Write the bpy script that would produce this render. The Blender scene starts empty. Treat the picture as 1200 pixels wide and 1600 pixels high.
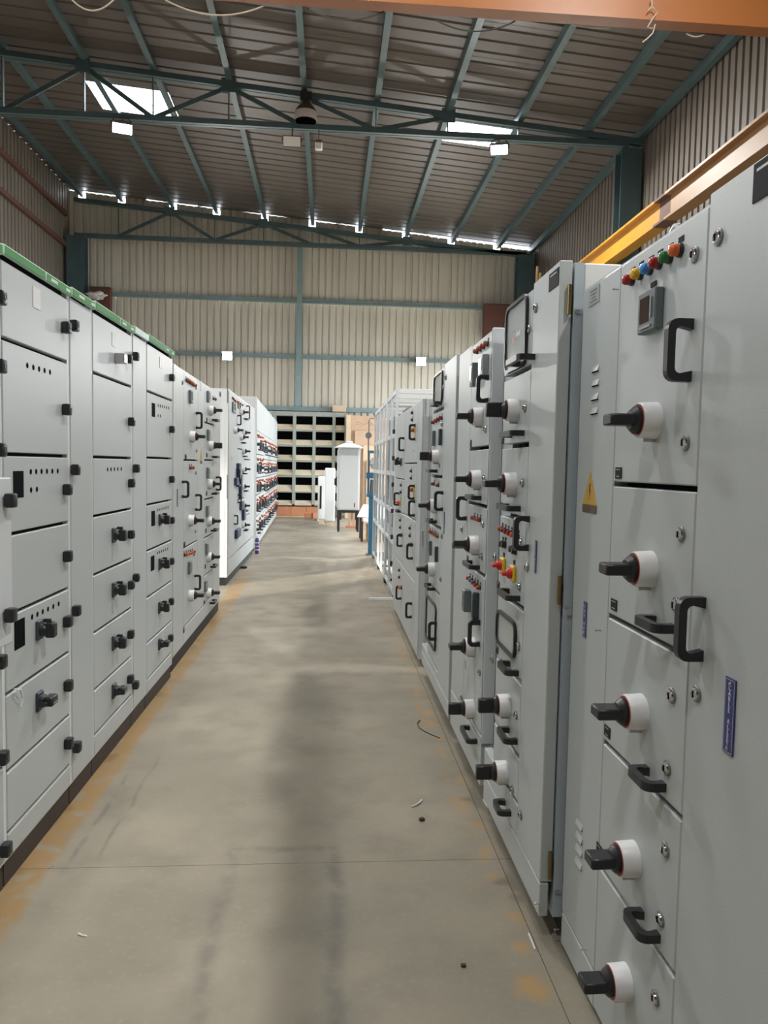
import bpy, bmesh, math, random
from mathutils import Vector, Matrix, Quaternion
random.seed(7)
S = bpy.context.scene
COL = S.collection

# ------------------------------------------------------------------ camera
FPX, YAW, PITCH, ROLL, EYE = 1157.0, 0.07615, -0.06155, 0.01959, 1.53
_fw = Vector((math.sin(YAW)*math.cos(PITCH), math.cos(YAW)*math.cos(PITCH), math.sin(PITCH)))
_rt = Vector((math.cos(YAW), -math.sin(YAW), 0))
_up = _rt.cross(_fw)
_r2 = _rt*math.cos(ROLL) + _up*math.sin(ROLL)
_u2 = _up*math.cos(ROLL) - _rt*math.sin(ROLL)
camd = bpy.data.cameras.new('camera')
camd.sensor_fit = 'VERTICAL'; camd.sensor_height = 36.0
camd.lens = FPX*36.0/1600.0
camd.clip_start = 0.05; camd.clip_end = 200
cam = bpy.data.objects.new('camera', camd); COL.objects.link(cam)
cam.matrix_world = Matrix(((_r2.x, _u2.x, -_fw.x, 0), (_r2.y, _u2.y, -_fw.y, 0), (_r2.z, _u2.z, -_fw.z, EYE), (0, 0, 0, 1)))
S.camera = cam

# ------------------------------------------------------------------ sky and exposure
W = bpy.data.worlds.new('sky'); S.world = W; W.use_nodes = True
_bg = W.node_tree.nodes['Background']
_bg.inputs['Color'].default_value = (0.86, 0.93, 1.0, 1); _bg.inputs['Strength'].default_value = 11.0
S.view_settings.view_transform = 'Standard'; S.view_settings.look = 'None'
S.view_settings.gamma = 1.0; S.view_settings.use_curve_mapping = False
S.view_settings.exposure = 0.68
S.cycles.use_denoising = True
S.cycles.max_bounces = 7; S.cycles.diffuse_bounces = 4; S.cycles.glossy_bounces = 3
S.cycles.sample_clamp_indirect = 4.0

# low sun reaching in through the loading doorway of the left wall
sund = bpy.data.lights.new('sun', 'SUN'); sund.energy = 3.0; sund.angle = math.radians(3.0); sund.color = (1.0, 0.93, 0.82)
sun = bpy.data.objects.new('sun', sund); COL.objects.link(sun)
sun.rotation_euler = Vector((0.70, 0.66, -0.345)).to_track_quat('-Z', 'Y').to_euler()

LAMP_W = 150.0      # truss floodlights
WALL_W = 90.0      # floodlights on the end wall

# ------------------------------------------------------------------ materials
MATS = {}
def mat(name, col, rough=0.5, metal=0.0, var=0.06, scale=6.0, bump=0.0, bscale=200.0, emit=None, spec=0.5, coat=0.0):
    m = bpy.data.materials.new(name); m.use_nodes = True
    nt = m.node_tree; b = nt.nodes['Principled BSDF']
    tc = nt.nodes.new('ShaderNodeTexCoord')
    nz = nt.nodes.new('ShaderNodeTexNoise'); nz.inputs['Scale'].default_value = scale; nz.inputs['Detail'].default_value = 4
    nt.links.new(tc.outputs['Object'], nz.inputs['Vector'])
    mx = nt.nodes.new('ShaderNodeMix'); mx.data_type = 'RGBA'
    mx.inputs[6].default_value = (*[max(0, c*(1-var)) for c in col], 1)
    mx.inputs[7].default_value = (*[min(1, c*(1+var)) for c in col], 1)
    nt.links.new(nz.outputs['Fac'], mx.inputs[0]); nt.links.new(mx.outputs[2], b.inputs['Base Color'])
    b.inputs['Roughness'].default_value = rough; b.inputs['Metallic'].default_value = metal
    b.inputs['Specular IOR Level'].default_value = spec
    if coat: b.inputs['Coat Weight'].default_value = coat
    if bump:
        n2 = nt.nodes.new('ShaderNodeTexNoise'); n2.inputs['Scale'].default_value = bscale; n2.inputs['Detail'].default_value = 2
        nt.links.new(tc.outputs['Object'], n2.inputs['Vector'])
        bp = nt.nodes.new('ShaderNodeBump'); bp.inputs['Strength'].default_value = bump; bp.inputs['Distance'].default_value = 0.002
        nt.links.new(n2.outputs['Fac'], bp.inputs['Height']); nt.links.new(bp.outputs['Normal'], b.inputs['Normal'])
    if emit:
        b.inputs['Emission Color'].default_value = (*emit[0], 1); b.inputs['Emission Strength'].default_value = emit[1]
    MATS[name] = m
    return m

mat('panel_grey', (0.495, 0.53, 0.535), 0.42, var=0.02, scale=1.5, bump=0.16, bscale=260)
mat('panel_light', (0.66, 0.69, 0.71), 0.4, var=0.02, scale=2, bump=0.1, bscale=260)
mat('panel_white', (0.80, 0.81, 0.81), 0.45, var=0.02)
mat('frame_bluegrey', (0.47, 0.54, 0.60), 0.4, var=0.03)
mat('gap_shade', (0.02, 0.022, 0.025), 0.9, spec=0.1)
mat('plinth_brown', (0.055, 0.042, 0.034), 0.75, var=0.3, scale=5)
mat('plinth_black', (0.02, 0.02, 0.021), 0.7, var=0.2)
mat('black_plastic', (0.018, 0.019, 0.022), 0.38, var=0.1)
mat('charcoal_plastic', (0.045, 0.06, 0.075), 0.45, var=0.1)
mat('navy_plastic', (0.03, 0.045, 0.10), 0.5, var=0.2)
mat('white_plastic', (0.82, 0.83, 0.85), 0.35, var=0.02)
mat('red_ring', (0.55, 0.13, 0.10), 0.5)
mat('chrome', (0.62, 0.62, 0.62), 0.18, metal=1.0)
mat('brass', (0.27, 0.19, 0.07), 0.35, metal=1.0)
mat('zinc', (0.55, 0.55, 0.54), 0.35, metal=1.0)
mat('meter_grey', (0.13, 0.16, 0.17), 0.45)
mat('meter_pale', (0.30, 0.32, 0.33), 0.4)
mat('display_red', (0.035, 0.012, 0.012), 0.2)
mat('display_green', (0.06, 0.085, 0.07), 0.2)
mat('plate_black', (0.03, 0.03, 0.032), 0.7, spec=0.15)
mat('print_white', (0.72, 0.73, 0.74), 0.5)
mat('label_blue', (0.035, 0.045, 0.19), 0.4)
mat('label_white', (0.66, 0.68, 0.76), 0.5)
mat('label_silver', (0.42, 0.44, 0.43), 0.4)
mat('sticker_yellow', (0.60, 0.36, 0.05), 0.5)
mat('sticker_dark', (0.12, 0.09, 0.05), 0.5)
mat('green_strip', (0.016, 0.22, 0.022), 0.6, var=0.1)
mat('green_faded', (0.22, 0.38, 0.33), 0.4, var=0.1)
mat('green_edge', (0.56, 0.72, 0.6), 0.65)
for n, c in dict(red=(0.33, 0.02, 0.02), yellow=(0.75, 0.42, 0.02), blue=(0.05, 0.25, 0.6), green=(0.02, 0.16, 0.04), orange=(0.70, 0.13, 0.035), black=(0.02, 0.02, 0.022), amber=(0.36, 0.085, 0.03)).items():
    mat('lens_'+n, c, 0.22, var=0.08)
mat('bright_red', (0.62, 0.03, 0.02), 0.35); mat('bright_yellow', (0.80, 0.50, 0.01), 0.4)
mat('teal_steel', (0.07, 0.115, 0.12), 0.5, var=0.25, scale=3)
mat('teal_pale', (0.22, 0.31, 0.31), 0.5, var=0.2, scale=3)
mat('rust_steel', (0.12, 0.055, 0.035), 0.7, var=0.3, scale=4)
mat('brown_board', (0.13, 0.05, 0.035), 0.6, var=0.25, scale=3)
mat('roof_sheet', (0.115, 0.096, 0.08), 0.5, var=0.14, scale=0.7)
mat('crane_orange', (0.31, 0.105, 0.024), 0.45, var=0.12, scale=2)
mat('crane_yellow', (0.5, 0.24, 0.02), 0.45, var=0.12, scale=2)
mat('crane_tan', (0.33, 0.17, 0.06), 0.5, var=0.12, scale=2)
mat('cream_ledge', (0.66, 0.58, 0.42), 0.6, var=0.25, scale=2.5)
mat('rack_grey', (0.34, 0.36, 0.33), 0.6, var=0.15)
mat('hole_black', (0.008, 0.009, 0.011), 0.9, spec=0.05)
mat('plywood', (0.56, 0.38, 0.26), 0.7, var=0.2, scale=2.5)
mat('plywood_pale', (0.66, 0.50, 0.34), 0.7, var=0.15, scale=3)
mat('brick_orange', (0.52, 0.22, 0.11), 0.8, var=0.2, scale=6)
mat('machine_blue', (0.07, 0.25, 0.42), 0.4, var=0.12)
mat('steel_dull', (0.28, 0.29, 0.29), 0.4, metal=0.7)
mat('paper_white', (0.78, 0.77, 0.75), 0.7, var=0.06, scale=3)
mat('purple_label', (0.10, 0.05, 0.24), 0.35, var=0.3, scale=30)
mat('cable_dark', (0.05, 0.045, 0.04), 0.6); mat('cable_pale', (0.42, 0.36, 0.28), 0.6)
mat('lamp_off', (0.86, 0.84, 0.76), 0.4)
mat('lamp_glass', (0.55, 0.5, 0.45), 0.3, var=0.15, scale=20)
mat('lamp_brown', (0.09, 0.055, 0.045), 0.6)
mat('lamp_lit', (0.9, 0.9, 0.9), 0.4, emit=((0.93, 0.97, 1.0), 40.0))
mat('wood_strip', (0.62, 0.42, 0.16), 0.6)

def sheet_material(name, c0, c1, stain):
    m = bpy.data.materials.new(name); m.use_nodes = True; nt = m.node_tree; b = nt.nodes['Principled BSDF']
    tc = nt.nodes.new('ShaderNodeTexCoord'); mp = nt.nodes.new('ShaderNodeMapping'); mp.inputs['Scale'].default_value = (2.2, 2.2, 0.25)
    nz = nt.nodes.new('ShaderNodeTexNoise'); nz.inputs['Scale'].default_value = 1.6; nz.inputs['Detail'].default_value = 6
    nt.links.new(tc.outputs['Object'], mp.inputs['Vector']); nt.links.new(mp.outputs['Vector'], nz.inputs['Vector'])
    cr = nt.nodes.new('ShaderNodeValToRGB')
    cr.color_ramp.elements[0].position = 0.3; cr.color_ramp.elements[0].color = (*c1, 1)
    cr.color_ramp.elements[1].position = 0.62; cr.color_ramp.elements[1].color = (*c0, 1)
    e = cr.color_ramp.elements.new(0.2); e.color = (*stain, 1)
    nt.links.new(nz.outputs['Fac'], cr.inputs['Fac']); nt.links.new(cr.outputs['Color'], b.inputs['Base Color'])
    b.inputs['Roughness'].default_value = 0.55
    MATS[name] = m
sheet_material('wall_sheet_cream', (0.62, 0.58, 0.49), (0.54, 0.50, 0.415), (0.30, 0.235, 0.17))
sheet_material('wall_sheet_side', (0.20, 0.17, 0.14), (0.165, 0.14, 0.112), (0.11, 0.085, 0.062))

def floor_material():
    m = bpy.data.materials.new('concrete_floor'); m.use_nodes = True; nt = m.node_tree; b = nt.nodes['Principled BSDF']
    N = nt.nodes.new; L = nt.links.new
    geo = N('ShaderNodeNewGeometry'); sep = N('ShaderNodeSeparateXYZ'); L(geo.outputs['Position'], sep.inputs[0])
    def noise(scale, detail=5, vec=None):
        n = N('ShaderNodeTexNoise'); n.inputs['Scale'].default_value = scale; n.inputs['Detail'].default_value = detail
        L(vec or geo.outputs['Position'], n.inputs['Vector']); return n.outputs['Fac']
    def math_(op, a, bb=None, clamp=False):
        n = N('ShaderNodeMath'); n.operation = op; n.use_clamp = clamp
        for i, v in enumerate((a, bb)):
            if v is None: continue
            if isinstance(v, (int, float)): n.inputs[i].default_value = v
            else: L(v, n.inputs[i])
        return n.outputs[0]
    def ramp(v, lo, hi):
        n = N('ShaderNodeMapRange'); n.interpolation_type = 'SMOOTHSTEP'
        L(v, n.inputs[0]); n.inputs[1].default_value = lo; n.inputs[2].default_value = hi
        return n.outputs[0]
    def band(v, lo, hi, soft):      # 1 inside lo..hi
        return math_('MULTIPLY', ramp(v, lo-soft, lo+soft), math_('SUBTRACT', 1.0, ramp(v, hi-soft, hi+soft)))
    def mixc(f, a, c):
        n = N('ShaderNodeMix'); n.data_type = 'RGBA'
        L(f, n.inputs[0])
        for i, v in ((6, a), (7, c)):
            if isinstance(v, tuple): n.inputs[i].default_value = (*v, 1)
            else: L(v, n.inputs[i])
        return n.outputs[2]
    X, Y = sep.outputs[0], sep.outputs[1]
    big = noise(0.9, 6); mid = noise(4.0, 6); fine = noise(45, 3); wear = noise(9.0, 5); wob = noise(2.2, 3)
    c = mixc(ramp(big, 0.35, 0.68), (0.275, 0.245, 0.19), (0.37, 0.328, 0.255))
    c = mixc(math_('MULTIPLY', ramp(mid, 0.42, 0.72), 0.6), c, (0.235, 0.208, 0.162))
    c = mixc(math_('MULTIPLY', ramp(fine, 0.5, 0.8), 0.18), c, (0.46, 0.42, 0.35))
    # worn yellow aisle lines
    Xw = math_('ADD', X, math_('MULTIPLY', math_('SUBTRACT', wob, 0.5), 0.09))
    yl = math_('MULTIPLY', band(Xw, -1.20, -1.015, 0.025), ramp(wear, 0.28, 0.52))
    yl = math_('MULTIPLY', yl, math_('SUBTRACT', 1.0, ramp(Y, 9.0, 11.5)))
    c = mixc(math_('MULTIPLY', yl, 0.8), c, (0.36, 0.215, 0.075))
    yr = math_('MULTIPLY', band(Xw, 0.575, 0.675, 0.03), ramp(wear, 0.47, 0.66))
    c = mixc(math_('MULTIPLY', yr, 0.75), c, (0.45, 0.27, 0.10))
    # dark rubbed outline of a crate and two drag marks
    ry = band(Y, 1.55, 2.89, 0.05)
    o1 = math_('MULTIPLY', band(Xw, -0.375, -0.325, 0.025), ry)
    o2 = math_('MULTIPLY', band(Xw, 0.02, 0.07, 0.025), ry)
    o3 = math_('MULTIPLY', band(Y, 2.86, 2.90, 0.02), band(X, -0.36, 0.06, 0.02))
    d1 = math_('MULTIPLY', band(Xw, -0.965, -0.945, 0.01), band(Y, 2.8, 3.6, 0.1))
    d2 = math_('MULTIPLY', band(Xw, -0.865, -0.85, 0.01), band(Y, 2.85, 3.8, 0.15))
    o = math_('MAXIMUM', math_('MAXIMUM', o1, o2), math_('MAXIMUM', o3, math_('MAXIMUM', d1, d2)))
    o = math_('MULTIPLY', o, ramp(wear, 0.32, 0.62))
    c = mixc(math_('MULTIPLY', o, 0.6), c, (0.15, 0.14, 0.125))
    # oil spots and a pale scuffed patch
    sp = math_('MULTIPLY', ramp(noise(1.7, 2), 0.66, 0.74), ramp(wear, 0.35, 0.6))
    c = mixc(math_('MULTIPLY', sp, 0.4), c, (0.16, 0.145, 0.12))
    pal = math_('MULTIPLY', ramp(noise(1.1, 4), 0.6, 0.7), 0.35)
    c = mixc(pal, c, (0.45, 0.41, 0.33))
    L(c, b.inputs['Base Color'])
    L(math_('ADD', math_('MULTIPLY', mid, 0.25), 0.34), b.inputs['Roughness'])
    bp = N('ShaderNodeBump'); bp.inputs['Strength'].default_value = 0.08; bp.inputs['Distance'].default_value = 0.004
    L(mid, bp.inputs['Height']); L(bp.outputs['Normal'], b.inputs['Normal'])
    MATS['concrete_floor'] = m
floor_material()

def glass_material(name, tint, alpha):
    m = bpy.data.materials.new(name); m.use_nodes = True; nt = m.node_tree
    b = nt.nodes['Principled BSDF']; out = nt.nodes['Material Output']
    b.inputs['Base Color'].default_value = (*tint, 1); b.inputs['Roughness'].default_value = 0.08
    tr = nt.nodes.new('ShaderNodeBsdfTransparent'); mx = nt.nodes.new('ShaderNodeMixShader')
    mx.inputs[0].default_value = alpha
    nt.links.new(tr.outputs[0], mx.inputs[1]); nt.links.new(b.outputs[0], mx.inputs[2]); nt.links.new(mx.outputs[0], out.inputs[0])
    MATS[name] = m
glass_material('window_glass', (0.75, 0.78, 0.78), 0.35)
def skylight_material():
    m = bpy.data.materials.new('skylight_sheet'); m.use_nodes = True; nt = m.node_tree
    tl = nt.nodes.new('ShaderNodeBsdfTranslucent'); tl.inputs[0].default_value = (0.85, 0.88, 0.9, 1)
    nz = nt.nodes.new('ShaderNodeTexNoise'); nz.inputs['Scale'].default_value = 3.0
    cr = nt.nodes.new('ShaderNodeValToRGB'); cr.color_ramp.elements[0].color = (0.75, 0.78, 0.8, 1); cr.color_ramp.elements[1].color = (0.92, 0.94, 0.95, 1)
    nt.links.new(nz.outputs['Fac'], cr.inputs['Fac']); nt.links.new(cr.outputs['Color'], tl.inputs[0])
    nt.links.new(tl.outputs[0], nt.nodes['Material Output'].inputs[0]); nt.nodes.remove(nt.nodes['Principled BSDF'])
    MATS['skylight_sheet'] = m
skylight_material()

# ------------------------------------------------------------------ mesh helpers
class MB:
    def __init__(s): s.v = []; s.f = []
    def add(s, vs, fs):
        o = len(s.v); s.v += [tuple(v) for v in vs]; s.f += [tuple(i+o for i in f) for f in fs]; return s
    def box(s, x0, x1, y0, y1, z0, z1):
        return s.add([(x0,y0,z0),(x1,y0,z0),(x1,y1,z0),(x0,y1,z0),(x0,y0,z1),(x1,y0,z1),(x1,y1,z1),(x0,y1,z1)],
                     [(0,3,2,1),(4,5,6,7),(0,1,5,4),(1,2,6,5),(2,3,7,6),(3,0,4,7)])
    def bbox(s, x0, x1, y0, y1, z0, z1, b=0.003, seg=1):
        bm = bmesh.new(); bmesh.ops.create_cube(bm, size=1)
        for v in bm.verts:
            v.co = Vector((x0 if v.co.x < 0 else x1, y0 if v.co.y < 0 else y1, z0 if v.co.z < 0 else z1))
        bmesh.ops.bevel(bm, geom=list(bm.edges), offset=b, segments=seg, affect='EDGES', profile=0.5)
        bm.verts.index_update()
        s.add([v.co[:] for v in bm.verts], [[v.index for v in f.verts] for f in bm.faces]); bm.free(); return s
    def lathe(s, prof, n=20, axis='X', c=(0,0,0)):     # prof: (along, radius)
        o = []; k = len(prof)
        for i in range(n):
            a = 2*math.pi*i/n
            for t, r in prof:
                p = (t, r*math.cos(a), r*math.sin(a))
                if axis == 'Z': p = (p[1], p[2], p[0])
                elif axis == 'Y': p = (p[2], p[0], p[1])
                o.append((p[0]+c[0], p[1]+c[1], p[2]+c[2]))
        f = [(i*k+j, ((i+1) % n)*k+j, ((i+1) % n)*k+j+1, i*k+j+1) for i in range(n) for j in range(k-1)]
        if prof[0][1] > 1e-6: f.append(tuple(i*k for i in range(n))[::-1])
        if prof[-1][1] > 1e-6: f.append(tuple(i*k+k-1 for i in range(n)))
        return s.add(o, f)
    def beam(s, p0, p1, w, h, up=(0,0,1)):
        p0 = Vector(p0); p1 = Vector(p1); d = (p1-p0).normalized(); u = Vector(up)
        if abs(d.dot(u)) > 0.98: u = Vector((0,1,0))
        a = d.cross(u).normalized(); b = a.cross(d).normalized()
        vs = []
        for p in (p0, p1):
            for i, j in ((-1,-1),(1,-1),(1,1),(-1,1)): vs.append(p + a*w/2*i + b*h/2*j)
        return s.add(vs, [(3,2,1,0),(4,5,6,7),(0,1,5,4),(1,2,6,5),(2,3,7,6),(3,0,4,7)])
    def tube(s, pts, r, n=6):
        pts = [Vector(p) for p in pts]; rings = []; a = None
        for i, p in enumerate(pts):
            d = (pts[min(i+1, len(pts)-1)]-pts[max(i-1, 0)]).normalized()
            if a is None: a = d.orthogonal().normalized()
            a = (a - d*a.dot(d)).normalized()
            b = d.cross(a)
            rings.append([p + (a*math.cos(2*math.pi*k/n)+b*math.sin(2*math.pi*k/n))*r for k in range(n)])
        vs = [v for q in rings for v in q]
        f = [(i*n+k, i*n+(k+1) % n, (i+1)*n+(k+1) % n, (i+1)*n+k) for i in range(len(pts)-1) for k in range(n)]
        f += [tuple(range(n))[::-1], tuple((len(pts)-1)*n+k for k in range(n))]
        return s.add(vs, f)
    def prism(s, pts, x0, x1):                          # polygon in (y,z), extruded along x
        n = len(pts)
        vs = [(x0, y, z) for y, z in pts] + [(x1, y, z) for y, z in pts]
        return s.add(vs, [tuple(range(n))[::-1], tuple(range(n, 2*n))] + [(i, (i+1) % n, n+(i+1) % n, n+i) for i in range(n)])
    def ring(s, outer, inner, x0, x1):                  # closed outline ring in (y,z), extruded along x
        n = len(outer); vs = []
        for x in (x0, x1):
            vs += [(x, y, z) for y, z in outer] + [(x, y, z) for y, z in inner]
        f = []
        for i in range(n):
            j = (i+1) % n
            f += [(2*n+i, 2*n+j, 3*n+j, 3*n+i), (j, i, n+i, n+j), (i, j, 2*n+j, 2*n+i), (n+j, n+i, 3*n+i, 3*n+j)]
        return s.add(vs, f)
    def mesh(s, name, smooth=False):
        me = bpy.data.meshes.new(name); me.from_pydata(s.v, [], s.f)
        bm = bmesh.new(); bm.from_mesh(me); bmesh.ops.recalc_face_normals(bm, faces=bm.faces); bm.to_mesh(me); bm.free()
        if smooth:
            me.shade_smooth()
            try: me.set_sharp_from_angle(angle=math.radians(40))
            except Exception: pass
        return me
    def build(s, name, m, parent=None, smooth=False, loc=None, rot=None):
        return put(name, s.mesh(name, smooth), m, parent, loc, rot)

def put(name, me, m, parent=None, loc=None, rot=None):
    if len(me.materials) == 0: me.materials.append(MATS[m])
    o = bpy.data.objects.new(name, me); COL.objects.link(o)
    if parent is not None: o.parent = parent
    if loc is not None: o.location = loc
    if rot is not None: o.rotation_euler = rot
    return o
CACHE = {}
def shared(key, fn, smooth=False):
    if key not in CACHE: CACHE[key] = fn().mesh(key.split('|')[0], smooth)
    return CACHE[key]
def putc(name, key, fn, m, parent, loc, rot=None, smooth=False):
    return put(name, shared(key+'|'+m, fn, smooth), m, parent, loc, rot)
def tag(o, label, cat, group=None):
    o['label'] = label; o['category'] = cat
    if group: o['group'] = group
    return o
def struct(o, label=None):
    o['kind'] = 'structure'
    if label: o['label'] = label
    return o
def empty(name, loc=(0,0,0), rz=0):
    o = bpy.data.objects.new(name, None); COL.objects.link(o); o.location = loc; o.rotation_euler = (0,0,rz); o.empty_display_size = 0.1
    return o
def rrect(y0, y1, z0, z1, r, n=5):
    pts = []
    for cy, cz, a0 in ((y1-r, z1-r, 0), (y0+r, z1-r, 90), (y0+r, z0+r, 180), (y1-r, z0+r, 270)):
        for i in range(n):
            a = math.radians(a0+90*i/(n-1)); pts.append((cy+r*math.cos(a), cz+r*math.sin(a)))
    return pts
def text_mesh(s, size):
    key = 'text|%s|%g' % (s, size)
    if key in CACHE: return CACHE[key]
    cu = bpy.data.curves.new('lettering', 'FONT'); cu.body = s; cu.size = size; cu.align_x = 'CENTER'; cu.align_y = 'CENTER'; cu.extrude = 0.0004; cu.resolution_u = 3
    o = bpy.data.objects.new('lettering', cu); COL.objects.link(o)
    dg = bpy.context.evaluated_depsgraph_get(); dg.update()
    me = bpy.data.meshes.new_from_object(o.evaluated_get(dg)); me.name = 'lettering'
    bpy.data.objects.remove(o); me.materials.clear()
    # text lies in XY facing +Z: turn it to face +X, reading along +Y
    me.transform(Matrix(((0,0,1,0),(1,0,0,0),(0,1,0,0),(0,0,0,1))))
    CACHE[key] = me
    return me
def pixel_ray(px, py):
    return (_r2*((px-600)/FPX) - _u2*((py-800)/FPX) + _fw)
def at_y(px, py, Y):
    d = pixel_ray(px, py); return Vector((0,0,EYE)) + d*(Y/d.y)
def at_floor(px, py, Z=0.0):
    d = pixel_ray(px, py); return Vector((0,0,EYE)) + d*((Z-EYE)/d.z)

# ------------------------------------------------------------------ the hall
XL, XR, YB, YF = -7.55, 6.13, 22.5, -10.0
def roof_z(x): return 8.70 - 0.0795*x
PURLINS = [-7.2, -6.08, -4.62, -3.37, -1.97, -0.58, 0.81, 2.2, 3.585, 4.97, 6.0]

def floor():
    root = MB().box(XL-0.3, XR+0.3, YF-0.3, YB+0.3, -0.12, -0.012).build('floor', 'concrete_floor'); struct(root, 'worn grey concrete floor with faded yellow lines')
    ys = [YF, -6.5, -3.4, -0.32, 2.775, 5.88, 8.97, 12.06, 15.15, 18.25, YB]; xs = [XL, -4.6, 0.69, XR]
    for i in range(len(ys)-1):
        for j in range(len(xs)-1):
            MB().box(xs[j]+.0012, xs[j+1]-.0012, ys[i]+.0012, ys[i+1]-.0012, -0.013, 0).build('floor_slab', 'concrete_floor', root)
floor()

def profile(t0, t1, pitch=1/3, h=0.022, off=0.0):
    """trapezoid ribs along t: list of (t, height)"""
    pts = [(t0, 0)]; t = t0 + pitch*off
    while t + pitch <= t1 + 1e-6:
        a = t + pitch/2
        pts += [(a-0.036, 0), (a-0.018, h), (a+0.018, h), (a+0.036, 0)]; t += pitch
    pts.append((t1, 0)); return pts
def roof():
    root = empty('ceiling'); struct(root, 'brown grey corrugated sheet roof seen from below')
    cuts = [YF-0.1]
    while cuts[-1] < 14.8: cuts.append(cuts[-1]+1.0)
    cuts += [15.7, 16.2, 16.9, 17.9, 18.9, 19.9, 20.9, 21.9, YB+0.15]
    for y, y1 in zip(cuts[:-1], cuts[1:]):
        spans = [(XL-0.1, XR+0.25)]
        for hy, hx0, hx1 in ((15.7, -4.95, -3.33), (16.2, -4.95, -3.33), (14.9, 2.28, 3.57), (15.7, 2.28, 3.57), (7.9, -4.95, -3.33), (6.9, 2.28, 3.57)):
            if abs(y-hy) < 0.1:
                spans = [q for a, b in spans for q in ((a, min(b, hx0)), (max(a, hx1), b)) if q[1]-q[0] > 0.01]
                m = MB(); pr = profile(y, y1)
                vs = [(x, t, roof_z(x)+hh+0.004) for x in (hx0-0.02, hx1+0.02) for t, hh in pr]; n = len(pr)
                m.add(vs, [(i, i+1, n+i+1, n+i) for i in range(n-1)])
                o = m.build('skylight_sheet', 'skylight_sheet', root); o['label'] = 'bright translucent skylight sheet'
        for x0, x1 in spans:
            m = MB(); pr = profile(y-0.02, y1); n = len(pr)
            vs = []
            for dz in (0.0, 0.004):
                for x in (x0, x1): vs += [(x, t, roof_z(x)+hh+dz) for t, hh in pr]
            f = [(i, i+1, n+i+1, n+i) for i in range(n-1)] + [(2*n+i, 3*n+i, 3*n+i+1, 2*n+i+1) for i in range(n-1)]
            m.add(vs, f).build('roof_sheet', 'roof_sheet', root)
    for k, x in enumerate(PURLINS):
        z = roof_z(x)
        pm = MB().box(x-0.035, x+0.035, YF, YB-0.02, z-0.17, z-0.004)
        pm.box(x+0.0355, x+0.075, YF, YB-0.02, z-0.17, z-0.155)
        p = pm.build('purlin', 'teal_steel', root)
roof()

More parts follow.
